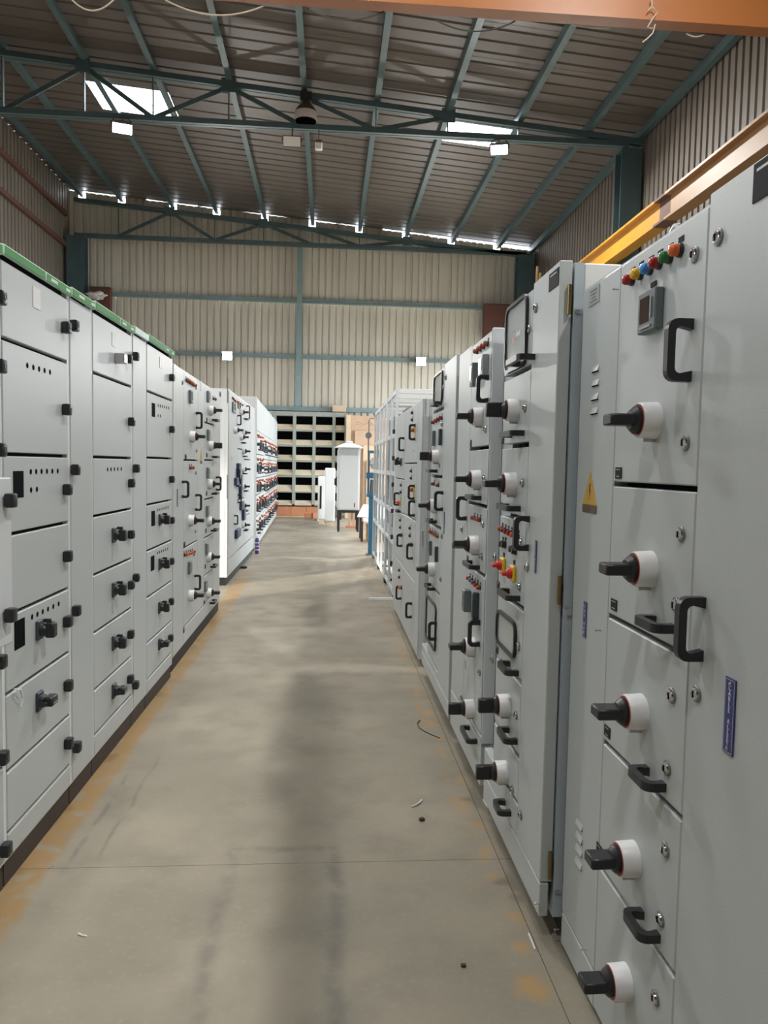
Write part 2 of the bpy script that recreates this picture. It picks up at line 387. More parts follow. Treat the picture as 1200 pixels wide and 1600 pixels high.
def wall_profile_mesh(t0, t1, z0, zt0, zt1, place, pitch=0.2, deep=0.05):
    """a wall sheet: flat pans with narrow ribs standing outward, place(t, out, z) -> xyz"""
    m = MB(); pts = profile(t0, t1, pitch, deep); n = len(pts)
    vs = []
    for t, hh in pts: vs.append(place(t, hh, z0))
    for t, hh in pts:
        k = (t-t0)/(t1-t0); vs.append(place(t, hh, zt0+(zt1-zt0)*k))
    m.add(vs, [(i, i+1, n+i+1, n+i) for i in range(n-1)]); return m
def walls():
    back = empty('wall_back'); struct(back, 'cream corrugated sheet end wall')
    x = XL; i = 0
    while x < XR - 0.01:
        x1 = min(x+0.8, XR)
        zlap = 6.37
        wall_profile_mesh(x, x1, -0.02, zlap+0.03, zlap+0.03, lambda t, o, z: (t, YB+o*0.8, z)).build('wall_sheet', 'wall_sheet_cream', back)
        x = x1; i += 1
    # upper course: notched round every purlin end, so daylight shows there and along the eave
    marks = sorted([XL, XR] + [q for p in PURLINS[:-1] for q in (p-0.1, p+0.1)] + [p+0.7 for p in PURLINS[1:-2]])
    for a, b in zip(marks[:-1], marks[1:]):
        notch = any(abs((a+b)/2-p) < 0.05 for p in PURLINS)
        g0, g1 = [(0.19 if notch else random.choice((0.0, 0.012, 0.02)) + 0.075*max(0, (q-2.0)/4.1)) for q in (a, b)]
        wall_profile_mesh(a, b, zlap-0.06, roof_z(a)-g0, roof_z(b)-g1, lambda t, o, z: (t, YB-0.012+o*0.8, z)).build('wall_sheet', 'wall_sheet_cream', back)
    for side, X, sg in (('wall_right', XR, 1), ('wall_left', XL, -1)):
        r = empty(side); struct(r, 'corrugated sheet side wall of the hall, ' + ('right' if sg > 0 else 'left'))
        y = YF
        while y < YB - 0.01:
            y1 = min(y+0.8, YB)
            z0 = 4.4 if side == 'wall_right' and 15.6 < (y+y1)/2 < 20.8 else 4.6 if side == 'wall_left' and 2.0 < (y+y1)/2 < 3.7 else -0.02
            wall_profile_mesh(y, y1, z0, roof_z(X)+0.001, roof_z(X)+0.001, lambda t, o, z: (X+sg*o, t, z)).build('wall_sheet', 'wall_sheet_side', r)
            y = y1
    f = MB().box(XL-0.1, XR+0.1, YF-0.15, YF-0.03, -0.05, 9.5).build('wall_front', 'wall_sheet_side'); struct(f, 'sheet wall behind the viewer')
    # roller door openings in both side walls, lined with steel, daylight outside
    for side, X, sg, y0, y1, H in (('door_1', XR, 1, 15.6, 20.8, 4.4), ('door_2', XL, -1, 2.0, 3.6, 4.6)):
        t = empty(side); struct(t, 'open loading doorway in the side wall'); 
        MB().box(X-0.1, X+0.1, y0-0.2, y0, 0, H).build('door_jamb', 'teal_steel', t); MB().box(X-0.1, X+0.1, y1, y1+0.2, 0, H).build('door_jamb', 'teal_steel', t)
        MB().box(X-0.1, X+0.1, y0-0.2, y1+0.2, H+0.001, H+0.2).build('door_lintel', 'teal_steel', t)
        g = MB().box(min(X+sg*0.31, X+sg*14), max(X+sg*0.31, X+sg*14), y0-10, y1+10, -0.2, -0.02).build('ground', 'concrete_floor'); struct(g, 'concrete yard outside the doorway')
        pd = bpy.data.lights.new('door_portal', 'AREA'); pd.shape = 'RECTANGLE'; pd.size = y1-y0; pd.size_y = H; pd.cycles.is_portal = True
        po = bpy.data.objects.new('door_portal', pd); COL.objects.link(po); po.location = (X+sg*0.12, (y0+y1)/2, H/2)
        po.rotation_euler = Vector((-sg, 0, 0)).to_track_quat('-Z', 'Z').to_euler(); po.parent = t
    # girts and posts of the end wall
    for z, h in ((6.37, 0.12), (4.74, 0.11), (3.2, 0.13)):
        g = MB().box(XL+0.25, XR-0.25, YB-0.12, YB-0.014, z-h/2, z+h/2)
        g.box(XL+0.25, XR-0.25, YB-0.17, YB-0.1205, z-h/2, z-h/2+0.02)
        g.build('girt', 'teal_pale', back)
    p = MB().box(-1.0, -0.84, YB-0.22, YB-0.205, 3.27, 7.9); p.box(-0.93, -0.91, YB-0.2049, YB-0.1705, 3.27, 7.9)
    p.build('wall_post', 'teal_pale', back)
    left = bpy.data.objects['wall_left']; right = bpy.data.objects['wall_right']
    for z in (8.47, 7.6, 6.2):
        MB().box(XL+0.004, XL+0.1, YF+0.2, YB-0.45, z-0.06, z+0.06).build('girt', 'rust_steel', left)
walls()

def column(name, label, x, y, z1, w=0.3, d=0.34):
    """I-section column"""
    m = MB()
    m.box(x-w/2, x+w/2, y-d/2, y-d/2+0.02, 0, z1); m.box(x-w/2, x+w/2, y+d/2-0.02, y+d/2, 0, z1); m.box(x-0.012, x+0.012, y-d/2+0.0201, y+d/2-0.0201, 0, z1)
    t = empty(name, (0, 0, 0)); m.build('column_shaft', 'teal_steel', t)
    MB().box(x-w/2-0.06, x+w/2+0.06, y-d/2-0.06, y+d/2+0.06, 0, 0.025).build('base_plate', 'teal_steel', t)
    MB().box(x-w/2, x+w/2, y-d/2-0.001, y+d/2+0.001, z1, z1+0.02).build('cap_plate', 'teal_steel', t)
    struct(t, label); return t
column('trim_1', 'teal steel column carrying the near roof truss on the right', 5.86, 14.72, 7.84, 0.42)
column('trim_2', 'dark teal steel column in the right corner of the end wall', 5.75, 22.1, 7.84, 0.5)
column('trim_3', 'dark teal steel column in the left corner of the end wall', -7.2, 22.05, 7.84, 0.5)

def truss(name, label, y, drop=0.23):
    t = empty(name); struct(t, label)
    zb = 7.93; x0, x1 = XL+0.25, XR-0.05
    top = lambda x: roof_z(x) - drop
    # chords are pairs of angles
    for dy in (-0.045, 0.045):
        MB().beam((x0, y+dy, zb), (x1-0.3, y+dy, zb), 0.07, 0.10).build('bottom_chord', 'teal_steel', t)
        MB().beam((x0, y+dy, top(x0)), (x1, y+dy, top(x1)), 0.07, 0.10).build('top_chord', 'teal_steel', t)
    xs = PURLINS[1:-1]
    for i, x in enumerate(xs):
        MB().beam((x, y, zb), (x, y, top(x)), 0.018, 0.075).build('web_post', 'teal_steel', t)
    for a, b in ((2, 1), (2, 3), (4, 3), (4, 5), (5, 6), (7, 6)) + (((7, 8),) if drop > 0.3 else ()):
        a -= 1; b -= 1
        if b > 8: continue
        xa, xb = xs[a], xs[b]
        MB().beam((xa, y, top(xa)-0.02), (xb, y, zb+0.03), 0.018, 0.085).build('web_diagonal', 'teal_steel', t)
    for a in (1, 3, 6):
        xa = xs[a]
        MB().box(xa-0.13, xa+0.13, y-0.0905, y-0.0805, top(xa)-0.16, top(xa)+0.1).build('gusset_plate', 'teal_steel', t)
    return t
truss('trim_4', 'teal steel roof truss crossing the hall in front', 14.6)
truss('trim_5', 'teal steel roof truss at the end wall', 22.15, 0.36)

def flood(name, label, p, w, h, lit, aim, power, group=None, hang=None):
    """LED floodlight on a bracket; its own light sits just in front of the lens"""
    t = empty(name, p); d = Vector(aim).normalized()
    q = d.to_track_quat('X', 'Z'); t.rotation_mode = 'QUATERNION'; t.rotation_quaternion = q
    MB().bbox(-0.06, 0, -w/2, w/2, -h/2, h/2, 0.01).build('housing', 'lamp_brown' if not lit else 'steel_dull', t)
    MB().bbox(0.0005, 0.006, -w/2+0.015, w/2-0.015, -h/2+0.015, h/2-0.015, 0.002).build('lens', 'lamp_lit' if lit else 'lamp_off', t)
    b = MB(); b.tube([(-0.03, -w/2-0.012, 0), (-0.07, -w/2-0.012, 0.05), (-0.16, -w/2*0.6, 0.09), (-0.16, w/2*0.6, 0.09), (-0.07, w/2+0.012, 0.05), (-0.03, w/2+0.012, 0)], 0.012)
    b.build('bracket', 'lamp_brown', t)
    if hang:
        iv = q.to_matrix().inverted(); a = Vector((-0.1, 0, 0.085)); e = iv @ (Vector(hang)-Vector(p))
        MB().tube([a, e], 0.012).build('hanger', 'lamp_brown', t)
    tag(t, label, 'floodlight', group)
    if lit and power:
        ld = bpy.data.lights.new('floodlight_beam', 'AREA'); ld.shape = 'RECTANGLE'; ld.size = w; ld.size_y = h; ld.energy = power
        ld.color = (1.0, 0.975, 0.93)
        lo = bpy.data.objects.new('floodlight_beam', ld); COL.objects.link(lo); lo.parent = t
        lo.location = (0.02, 0, 0); lo.rotation_euler = Vector((1, 0, 0)).to_track_quat('-Z', 'Y').to_euler()
    return t
DOWN = (0.0, -0.25, -1.0)
flood('floodlight', 'lit floodlight under the truss beside the left skylight', at_y(191, 201, 14.45), 0.36, 0.26, True, (0.1, -0.35, -1), LAMP_W*1.6, None, (-3.9, 14.555, 7.88))
flood('floodlight', 'lit floodlight under the truss below the right skylight', at_y(780, 234, 14.45), 0.34, 0.26, True, (-0.1, -0.35, -1), LAMP_W*1.6, None, (3.18, 14.555, 7.88))
flood('floodlight', 'unlit white floodlight under the middle of the truss', at_y(456, 221, 14.45), 0.34, 0.2, False, (0, -1, -0.35), 0, None, (-0.77, 14.555, 7.88))
flood('floodlight', 'glaring lit floodlight on the end wall above the left row', at_y(355, 556, 22.1), 0.3, 0.26, True, (0.05, -1, -0.22), WALL_W, None, (-2.98, 22.33, 4.74))
flood('floodlight', 'glaring lit floodlight on the end wall above the right row', at_y(658, 565, 22.1), 0.3, 0.26, True, (-0.05, -1, -0.22), WALL_W, None, (2.7, 22.33, 4.74))
# unseen floodlights added to light the aisle; one near the viewer follows panel shadows
for (x, y, a, k) in ((-3.9, 5.0, (0.15, 0.1, -1), 0.45), (3.2, 5.0, (-0.15, 0.1, -1), 0.7), (-0.4, 5.2, (0.0, 0.1, -1), 0.5), (-1.7, -0.6, (0.1, 0.05, -1), 0.55), (3.2, -0.6, (-0.3, 0.1, -1), 1.15)):
    flood('floodlight', 'unseen lit floodlight overhead out of the picture', Vector((x, y, 7.6)), 0.36, 0.26, True, a, LAMP_W*k, 'unseen overhead floodlights outside the picture')

def high_bay():
    p = at_y(478, 175, 14.4); t = empty('high_bay_lamp', p)
    MB().lathe([(-0.17, 0.205), (-0.02, 0.21)], 28, 'Z').build('glass_rim', 'lamp_glass', t, True)
    MB().lathe([(-0.02, 0.213), (0.06, 0.17), (0.14, 0.09), (0.18, 0.07), (0.18, 0.0)], 28, 'Z').build('reflector', 'lamp_brown', t, True)
    MB().lathe([(-0.172, 0.0), (-0.172, 0.2)], 28, 'Z').build('lens', 'lamp_glass', t, True)
    MB().bbox(-0.11, 0.11, -0.09, 0.09, 0.181, 0.34, 0.01).build('ballast_box', 'plinth_black', t)
    MB().tube([(0, 0, 0.34), (0, 0, 0.39)], 0.012).build('hook', 'lamp_brown', t)
    tag(t, 'unlit bell shaped high bay lamp hanging from the truss', 'lamp')
    p = at_y(498, 227, 14.555); t = empty('pendant_lamp', p)
    MB().bbox(-0.07, 0.07, -0.05, 0.05, -0.09, 0.05, 0.02).build('lamp_head', 'lamp_off', t)
    MB().bbox(-0.06, 0.06, -0.045, 0.045, 0.0505, 0.09, 0.008).build('cap', 'lamp_brown', t)
    MB().tube([(0, 0, 0.09), (0, 0, 7.885-p.z)], 0.01).build('stem', 'lamp_brown', t)
    tag(t, 'small unlit square pendant lamp beside the white floodlight', 'lamp')
high_bay()

def crane():
    # runway beam on the right wall
    t = empty('crane_runway_beam', (5.5, 0, 0))
    for y0, y1, m in ((1.0, 11.95, 'crane_tan'), (12.35, 21.9, 'crane_yellow')):
        b = MB(); b.box(-0.012, 0.012, y0, y1, 5.66, 6.02); b.box(-0.12, 0.12, y0, y1, 6.0205, 6.06); b.box(-0.12, 0.12, y0, y1, 5.62, 5.6595)
        b.build('beam_length', m, t)
    b = MB(); b.box(-0.012, 0.012, 11.9505, 12.3495, 5.66, 6.02); b.box(-0.12, 0.12, 11.9505, 12.3495, 6.0205, 6.06); b.box(-0.12, 0.12, 11.9505, 12.3495, 5.62, 5.6595)
    b.build('splice', 'rust_steel', t)
    MB().box(-0.025, 0.025, 1.0, 21.9, 6.0605, 6.11).build('rail', 'rust_steel', t)
    for y in (7.2, 14.72, 21.5):
        MB().box(-0.1, 0.36 if y > 10 else 0.6, y-0.12, y+0.12, 5.3, 5.6195).build('bracket', 'plinth_black' if y < 10 else 'teal_steel', t)
    tag(t, 'long yellow crane runway beam along the right wall', 'beam')
    # travelling crane girder overhead
    g = empty('crane_bridge_girder', (0, 7.82, 6.2))
    b = MB(); b.box(-6.6, 5.5, -0.06, 0.05, 0.02, 0.62); b.box(-6.6, 5.5, -0.075, 0.09, 0, 0.0195); b.box(-6.6, 5.5, -0.075, 0.09, 0.6205, 0.64)
    b.build('girder', 'crane_orange', g)
    for x in (5.5, -6.75):
        MB().bbox(x-0.12 if x > 0 else x-0.15, x+0.12 if x > 0 else x+0.15, -0.9, 0.9, -0.085, 0.3, 0.02).build('end_carriage', 'rust_steel', g) if x < 0 else MB().bbox(x+0.001, x+0.14, -0.9, 0.9, -0.085, 0.3, 0.02).build('end_carriage', 'rust_steel', g)
    tag(g, 'orange crane girder spanning the hall overhead', 'crane')
    l = empty('crane_runway_beam', (-7.1, 0, -0.3))
    b = MB(); b.box(-0.012, 0.012, 1, 21.9, 5.66, 6.02); b.box(-0.12, 0.12, 1, 21.9, 6.0205, 6.06); b.box(-0.12, 0.12, 1, 21.9, 5.62, 5.6595)
    b.build('beam_length', 'crane_tan', l)
    MB().box(-0.025, 0.025, 1.0, 21.9, 6.0605, 6.11).build('rail', 'rust_steel', l)
    for y in (7.2, 14.72, 21.5): MB().box(-0.4, 0.1, y-0.12, y+0.12, 5.3, 5.6195).build('bracket', 'teal_steel', l)
    tag(l, 'crane runway beam along the left wall, hidden behind the green-topped cabinets', 'beam')
    # cables looping under the girder
    for k, (a, c, s, m, lab) in enumerate((((110, -3), (180, -3), 22, 'cable_pale', 'thin pale cable sagging at the top left corner'), ((258, 0), (415, 8), 22, 'cable_pale', 'pale twisted cable looping below the girder left of the middle'),
            ((480, 14), (600, 18), 17, 'cable_dark', 'dark cable looping below the middle of the girder'), ((680, 31), (805, 33), 19, 'cable_dark', 'dark cable looping below the girder above the right skylight'),
            ((893, 38), (953, 44), 2, 'cable_pale', 'short straw coloured string hanging flat under the girder'), ((1072, 52), (1100, 54), 5, 'cable_pale', 'short curl of string under the right end of the girder'))):
        pts = []
        for i in range(15):
            u = i/14; q = at_y(a[0]+(c[0]-a[0])*u, a[1]+(c[1]-a[1])*u+s*4*u*(1-u)*0.9, 7.86); pts.append(q)
        tag(MB().tube(pts, 0.008, 5).build('hanging_cable', m, None, True), lab, 'cable', 'cables under the crane girder')
    pts = [at_y(x, y, 7.72) for x, y in ((1018, -2), (1019, 8), (1012, 18), (1020, 12), (1027, 20), (1018, 32), (1012, 42), (1019, 45), (1024, 38), (1020, 52), (1012, 60), (1004, 66))]
    tag(MB().tube(pts, 0.007, 5).build('knotted_rope', 'cable_pale', None, True), 'knotted straw coloured rope dangling over the orange girder', 'rope')
crane()

def wall_plates():
    for (px0, py0, px1, py1), lab in (((757, 474, 806, 530), 'brown steel plate box in the right corner of the end wall'), ((140, 447, 172, 515), 'brown steel plate box in the left corner of the end wall')):
        a = at_y(px0, py0, 22.0); b = at_y(px1, py1, 22.0)
        t = empty('end_plate_box', ((a.x+b.x)/2, 22.2, b.z))
        w = (b.x-a.x)/2; h = a.z-b.z
        MB().bbox(-w, w, -0.2, 0.02, 0, h, 0.008).build('box_body', 'brown_board', t)
        MB().box(-w-0.02, w+0.02, -0.215, -0.2005, h-0.08, h-0.03).build('band', 'rust_steel', t)
        tag(t, lab, 'steel box')
    # crumpled white plastic on the left plate
    p = at_y(150, 462, 21.83); bm = bmesh.new(); bmesh.ops.create_icosphere(bm, subdivisions=3, radius=0.2)
    for v in bm.verts:
        k = 1+0.35*math.sin(v.co.x*23+v.co.y*17)*math.cos(v.co.z*29+v.co.x*11); v.co = Vector((v.co.x*1.3*k, v.co.y*0.5*k, v.co.z*0.55*k))
    me = bpy.data.meshes.new('plastic_bag'); bm.to_mesh(me); bm.free()
    tag(put('plastic_bag', me, 'paper_white', None, p), 'crumpled white plastic in front of the left brown plate', 'plastic bag')
wall_plates()

# ------------------------------------------------------------------ switchgear cabinets
def knob_blade():
    m = MB(); m.lathe([(0.04, 0.033), (0.052, 0.033), (0.06, 0.026), (0.064, 0.022), (0.064, 0.0)], 20)
    m.bbox(0.055, 0.118, -0.027, 0.027, -0.0135, 0.0135, 0.004); return m
def pull_mesh(L, P=0.055, w=0.02, t=0.017):
    """bridge handle standing off the door, legs at z = +-L/2, chamfered corners"""
    h = L/2; c = 0.022
    q = c-0.010
    arc = [(math.sin(math.radians(a)), math.cos(math.radians(a))) for a in (0, 22.5, 45, 67.5, 90)]
    outer = [(0, -h)] + [(P-c+c*sn, -h+c-c*cs) for sn, cs in arc] + [(P-c+c*cs, h-c+c*sn) for sn, cs in arc] + [(0, h)]
    inner = [(0, -h+t+0.006)] + [(P-t-q+q*sn, -h+t+q-q*cs) for sn, cs in arc] + [(P-t-q+q*cs, h-t-q+q*sn) for sn, cs in arc] + [(0, h-t-0.006)]
    m = MB(); n = len(outer); vs = []
    for y in (-w/2, w/2):
        vs += [(x, y, z) for x, z in outer] + [(x, y, z) for x, z in inner]
    f = []
    for i in range(n-1):
        j = i+1
        f += [(i, j, n+j, n+i), (2*n+j, 2*n+i, 3*n+i, 3*n+j), (j, i, 2*n+i, 2*n+j), (n+i, n+j, 3*n+j, 3*n+i)]
    f += [(0, n, 3*n, 2*n), (n-1, 2*n-1+0, 4*n-1, 3*n-1)]
    return m.add(vs, f)
LENS = {'r': 'lens_red', 'y': 'lens_yellow', 'b': 'lens_blue', 'g': 'lens_green', 'o': 'lens_orange', 'k': 'lens_black', 'a': 'lens_amber'}

class Cab:
    def __init__(s, name, label, side, X, Ynear, Yfar, ang=0.0, top=2.15, foot=0.1, depth=0.6, rec=0.05, fr=0.0, body='panel_grey', foot_mat='plinth_black', group=None, cat='cabinet', foot_in=0.02, frame=0.03, frame_mat=None, foot_split=None):
        """side +1: left row, front faces +X; side -1: right row, front faces -X. X is the front at the near end."""
        s.W = (Yfar-Ynear)/math.cos(ang); s.top = top; s.foot = foot; s.fr = fr; s.rec = rec
        if side > 0: loc, rz = (X, Ynear, 0), ang
        else:
            loc = (X-math.sin(ang)*s.W, Yfar, 0); rz = math.pi+ang
        s.t = empty(name, loc, rz)
        s.inv = (Matrix.Translation(loc) @ Matrix.Rotation(rz, 4, 'Z')).inverted()
        tag(s.t, label, cat, group)
        MB().bbox(-depth, -rec, 0, s.W, foot, top, 0.004).build('body', body, s.t)
        MB().box(-rec+0.0004, -rec+0.003, 0.012, s.W-0.012, foot+0.012, top-0.012).build('gap_shade_plate', 'gap_shade', s.t)  # near-black sheet, paints the shade seen through the door gaps
        if foot > 0: MB().box(-depth+0.03, -foot_in, 0.004, s.W-0.004, 0, foot-0.0005).build('plinth', foot_mat, s.t)
        if frame:
            o = [(0, foot), (s.W, foot), (s.W, top), (0, top)]; i = [(frame, foot+frame), (s.W-frame, foot+frame), (s.W-frame, top-frame), (frame, top-frame)]
            MB().ring(o, i, -rec+0.0005, -max(fr, 0.004)).build('frame', frame_mat or body, s.t)
    def P(s, px, py, out=0.0):
        o = s.inv @ Vector((0, 0, EYE)); d = s.inv.to_3x3() @ pixel_ray(px, py)
        k = (out-o.x)/d.x; q = o + d*k; return q.y, q.z
    def door(s, y0, y1, z0, z1, th=None, name='door', m='panel_grey', x=0.0, bev=0.003):
        th = th or s.rec-0.005
        return MB().bbox(x-th, x, min(y0, y1), max(y0, y1), min(z0, z1), max(z0, z1), bev).build(name, m, s.t)
    def column(s, y0, y1, zs, gap=0.012, m='panel_grey', name='door', th=None):
        zs = sorted(zs)
        for a, b in zip(zs[:-1], zs[1:]):
            s.door(y0, y1, a+gap/2, b-gap/2, m=m, name=name, th=th)
    # -------- fittings, given by the pixel where they sit on the front
    def at(s, px, py, out=0.0, x=0.0):
        y, z = s.P(px, py, out); return (x, y, z)
    def rotary(s, px, py, turn=0, k=1.0, out=0.022):
        p = s.at(px, py, out); 
        b = putc('rotary_switch', 'rotary_switch', lambda: MB().lathe([(0, 0.0435), (0.04, 0.0415), (0.043, 0.039), (0.043, 0.0)], 28), 'white_plastic', s.t, p, None, True)
        b['label'] = 'white round base of a rotary switch'
        b.scale = (k, k, k)
        putc('knob', 'knob', knob_blade, 'black_plastic', b, (0, 0, 0), (math.radians(turn), 0, 0), True)
        putc('indicator_ring', 'indicator_ring', lambda: MB().lathe([(0.0432, 0.034), (0.0445, 0.038), (0.0432, 0.0385)], 28), 'red_ring', b, (0, 0, 0))
        putc('tab', 'tab', lambda: MB().box(0.0, 0.03, -0.006, 0.006, -0.05, -0.0425), 'zinc', b, (0, 0, 0))
    def vhandle(s, px, py0, py1, dx=0):
        y0, z0 = s.P(px, py0); y1, z1 = s.P(px+dx, py1); L = round(abs(z0-z1), 2)+0.012
        return putc('pull_handle', 'pull_handle%.3f' % L, lambda: pull_mesh(L), 'black_plastic', s.t, (0.0, (y0+y1)/2, (z0+z1)/2))
    def hhandle(s, xa, ya, xb, yb, P=0.05):
        y0, z0 = s.P(xa, ya); y1, z1 = s.P(xb, yb); L = min(0.2, max(0.09, round(abs(y0-y1), 2)))
        return putc('pull_handle', 'pull_handle%.3f_%.3f' % (L, P), lambda: pull_mesh(L, P), 'black_plastic', s.t, (0.0, (y0+y1)/2, (z0+z1)/2), (math.pi/2, 0, 0))
    def lock(s, *pts):
        for px, py in pts:
            b = putc('lock', 'lock', lambda: MB().lathe([(0, 0.0175), (0.003, 0.0175), (0.0045, 0.016), (0.0045, 0.0)], 20), 'steel_dull', s.t, s.at(px, py), None, True)
            putc('barrel', 'barrel', lambda: MB().lathe([(0.0046, 0.0135), (0.0075, 0.0125), (0.009, 0.0095), (0.0095, 0.0)], 20), 'chrome', b, (0, 0, 0), None, True)
            putc('key_slot', 'key_slot', lambda: MB().box(0.009, 0.0105, -0.0022, 0.0022, -0.007, 0.007), 'hole_black', b, (0, 0, 0))
    def lamp(s, px, py, c, tagplate=True, k=1.0):
        p = s.at(px, py, 0.012)
        b = putc('pilot_lamp', 'pilot_lamp', lambda: MB().lathe([(0, 0.0145), (0.007, 0.0145), (0.009, 0.0125), (0.009, 0.0)], 16), 'black_plastic', s.t, p, None, True)
        b.scale = (k, k, k)
        putc('lens', 'lens', lambda: MB().lathe([(0.009, 0.0128), (0.02, 0.0128), (0.025, 0.010), (0.027, 0.005), (0.0275, 0.0)], 16), LENS[c], b, (0, 0, 0), None, True)
        if tagplate: putc('name_tag', 'name_tag', lambda: MB().box(0, 0.0015, -0.012, 0.012, 0.0165, 0.029), 'plate_black', b, (0, 0, 0))
    def lamps(s, x0, y0, x1, y1, cols, k=1.0, tagplate=True):
        n = len(cols); (ya, za), (yb, zb) = s.P(x0, y0, 0.012), s.P(x1, y1, 0.012)
        for i, c in enumerate(cols):
            u = i/max(1, n-1); y = ya+(yb-ya)*u; z = za+(zb-za)*u
            b = putc('pilot_lamp', 'pilot_lamp', lambda: MB().lathe([(0, 0.0145), (0.007, 0.0145), (0.009, 0.0125), (0.009, 0.0)], 16), 'black_plastic', s.t, (0, y, z), None, True)
            b.scale = (k, k, k)
            putc('lens', 'lens', lambda: MB().lathe([(0.009, 0.0128), (0.02, 0.0128), (0.025, 0.010), (0.027, 0.005), (0.0275, 0.0)], 16), LENS[c], b, (0, 0, 0), None, True)
            if tagplate: putc('name_tag', 'name_tag', lambda: MB().box(0, 0.0015, -0.012, 0.012, 0.0165, 0.029), 'plate_black', b, (0, 0, 0))
    def meter(s, px, py, size=0.096, disp='display_green', m='meter_grey', w=None, out=0.02):
        p = s.at(px, py, 0.01); w = w or size; key = 'meter%.3f_%.3f_%.3f' % (size, w, out)
        b = putc('meter', key, lambda: MB().bbox(0, out, -w/2, w/2, -size/2, size/2, 0.003), m, s.t, p)
        putc('display', key+'d', lambda: MB().box(out+0.0002, out+0.001, -w*0.36, w*0.16, -size*0.26, size*0.36), disp, b, (0, 0, 0))
        putc('button_row', key+'b', lambda: MB().box(out+0.0002, out+0.003, -w*0.3, w*0.3, -size*0.41, -size*0.35), 'meter_pale', b, (0, 0, 0))
        if w > 0.06: putc('button_column', key+'c', lambda: MB().box(out+0.0002, out+0.003, w*0.27, w*0.33, -size*0.2, size*0.3), 'meter_pale', b, (0, 0, 0))
    def plate(s, px, py, w, h, m='plate_black', name='name_plate', lines=2):
        y, z = s.P(px, py)
        b = MB().bbox(0, 0.0025, -w/2, w/2, -h/2, h/2, 0.0006).build(name, m, s.t, loc=(0, y, z))
        if m != 'plate_black': lines *= 2
        for i in range(lines):
            zz = h*0.3-i*h*0.6/max(1, lines-1); ww = w*(0.34-0.13*((i*7+3) % 3)/2)
            MB().box(0.0026, 0.0029, -ww, ww*0.85, zz-h*0.035, zz+h*0.035).build('print_line', 'label_silver' if m == 'plate_black' else 'meter_grey', b)
        return b
    def lettering(s, px, py, w, h, words, m='label_blue', size=0.02, step=None, screws=True):
        """upright plate, one letter under the other, reading downwards with the letters turned"""
        y, z = s.P(px, py)
        b = MB().bbox(0, 0.003, -w/2, w/2, -h/2, h/2, 0.0006).build('label_plate', m, s.t, loc=(0, y, z)); b['label'] = 'blue label plate reading ' + words
        o = [(-w/2+0.003, -h/2+0.003), (w/2-0.003, -h/2+0.003), (w/2-0.003, h/2-0.003), (-w/2+0.003, h/2-0.003)]
        i = [(a*0.955 if abs(a) > 0 else 0, c*0.991) for a, c in o]
        MB().ring(o, i, 0.003, 0.0034).build('border_line', 'label_white', b)
        n = len(words); step = step or (h*0.78)/n
        for k, ch in enumerate(words):
            if ch == ' ': continue
            put('letter', text_mesh(ch, size), 'label_white', b, (0.0034, 0, (n-1)/2*step-k*step))
        if screws:
            for zz in (h/2-0.011, -h/2+0.011): putc('screw', 'screw', lambda: MB().lathe([(0, 0.004), (0.0025, 0.003), (0.003, 0)], 8), 'zinc', b, (0.003, 0, zz))
    def triangle(s, px, py, h=0.115):
        y, z = s.P(px, py); w = h*1.05
        b = MB().prism([(-w/2, -h*0.28), (w/2, -h*0.28), (0, h*0.6)], 0, 0.0012).build('danger_sticker', 'sticker_yellow', s.t, loc=(0, y, z)); b['label'] = 'yellow triangular danger sticker'
        MB().box(0.0013, 0.0016, -w/2, w/2, -h*0.5, -h*0.29).build('text_band', 'sticker_dark', b)
        MB().prism([(-0.004, 0.03*h/0.115), (0.008, 0.035*h/0.115), (0.002, 0.012*h/0.115), (0.008, 0.012*h/0.115), (-0.004, -0.018*h/0.115), (0.0, 0.005*h/0.115), (-0.007, 0.005*h/0.115)], 0.0013, 0.0016).build('bolt_mark', 'sticker_dark', b)
    def louvres(s, pts, w=0.052):
        for px, py in pts:
            p = s.at(px, py)
            o = putc('vent_louvre', 'vent_louvre%.3f' % w, lambda: MB().add([(0, -w/2, 0.013), (0, w/2, 0.013), (0.0055, w/2, -0.004), (0.0055, -w/2, -0.004), (0, -w/2, -0.004), (0, w/2, -0.004)], [(0, 1, 2, 3), (3, 2, 5, 4), (0, 3, 4), (1, 5, 2)]), 'panel_grey', s.t, p)
            putc('slot', 'slot%.3f' % w, lambda: MB().box(0.0002, 0.0035, -w/2+0.002, w/2-0.002, -0.0068, -0.0042), 'hole_black', o, (0, 0, 0))
    def window(s, x0, y0, x1, y1, r=0.045, logo=False):
        """x0,y0 far upper corner and x1,y1 near lower corner in the photograph"""
        (ya, za), (yb, zb) = s.P(x0, y0), s.P(x1, y1); a, b = min(ya, yb), max(ya, yb); lo, hi = min(za, zb), max(za, zb)
        t = 0.013; r = min(r, (b-a)*0.3)
        f = MB().ring(rrect(a, b, lo, hi, r), rrect(a+t, b-t, lo+t, hi-t, r*0.7), 0, 0.012).build('window_gasket', 'black_plastic', s.t)
        MB().prism(rrect(a+t, b-t, lo+t, hi-t, r*0.7), 0.003, 0.005).build('pane', 'window_glass', f)
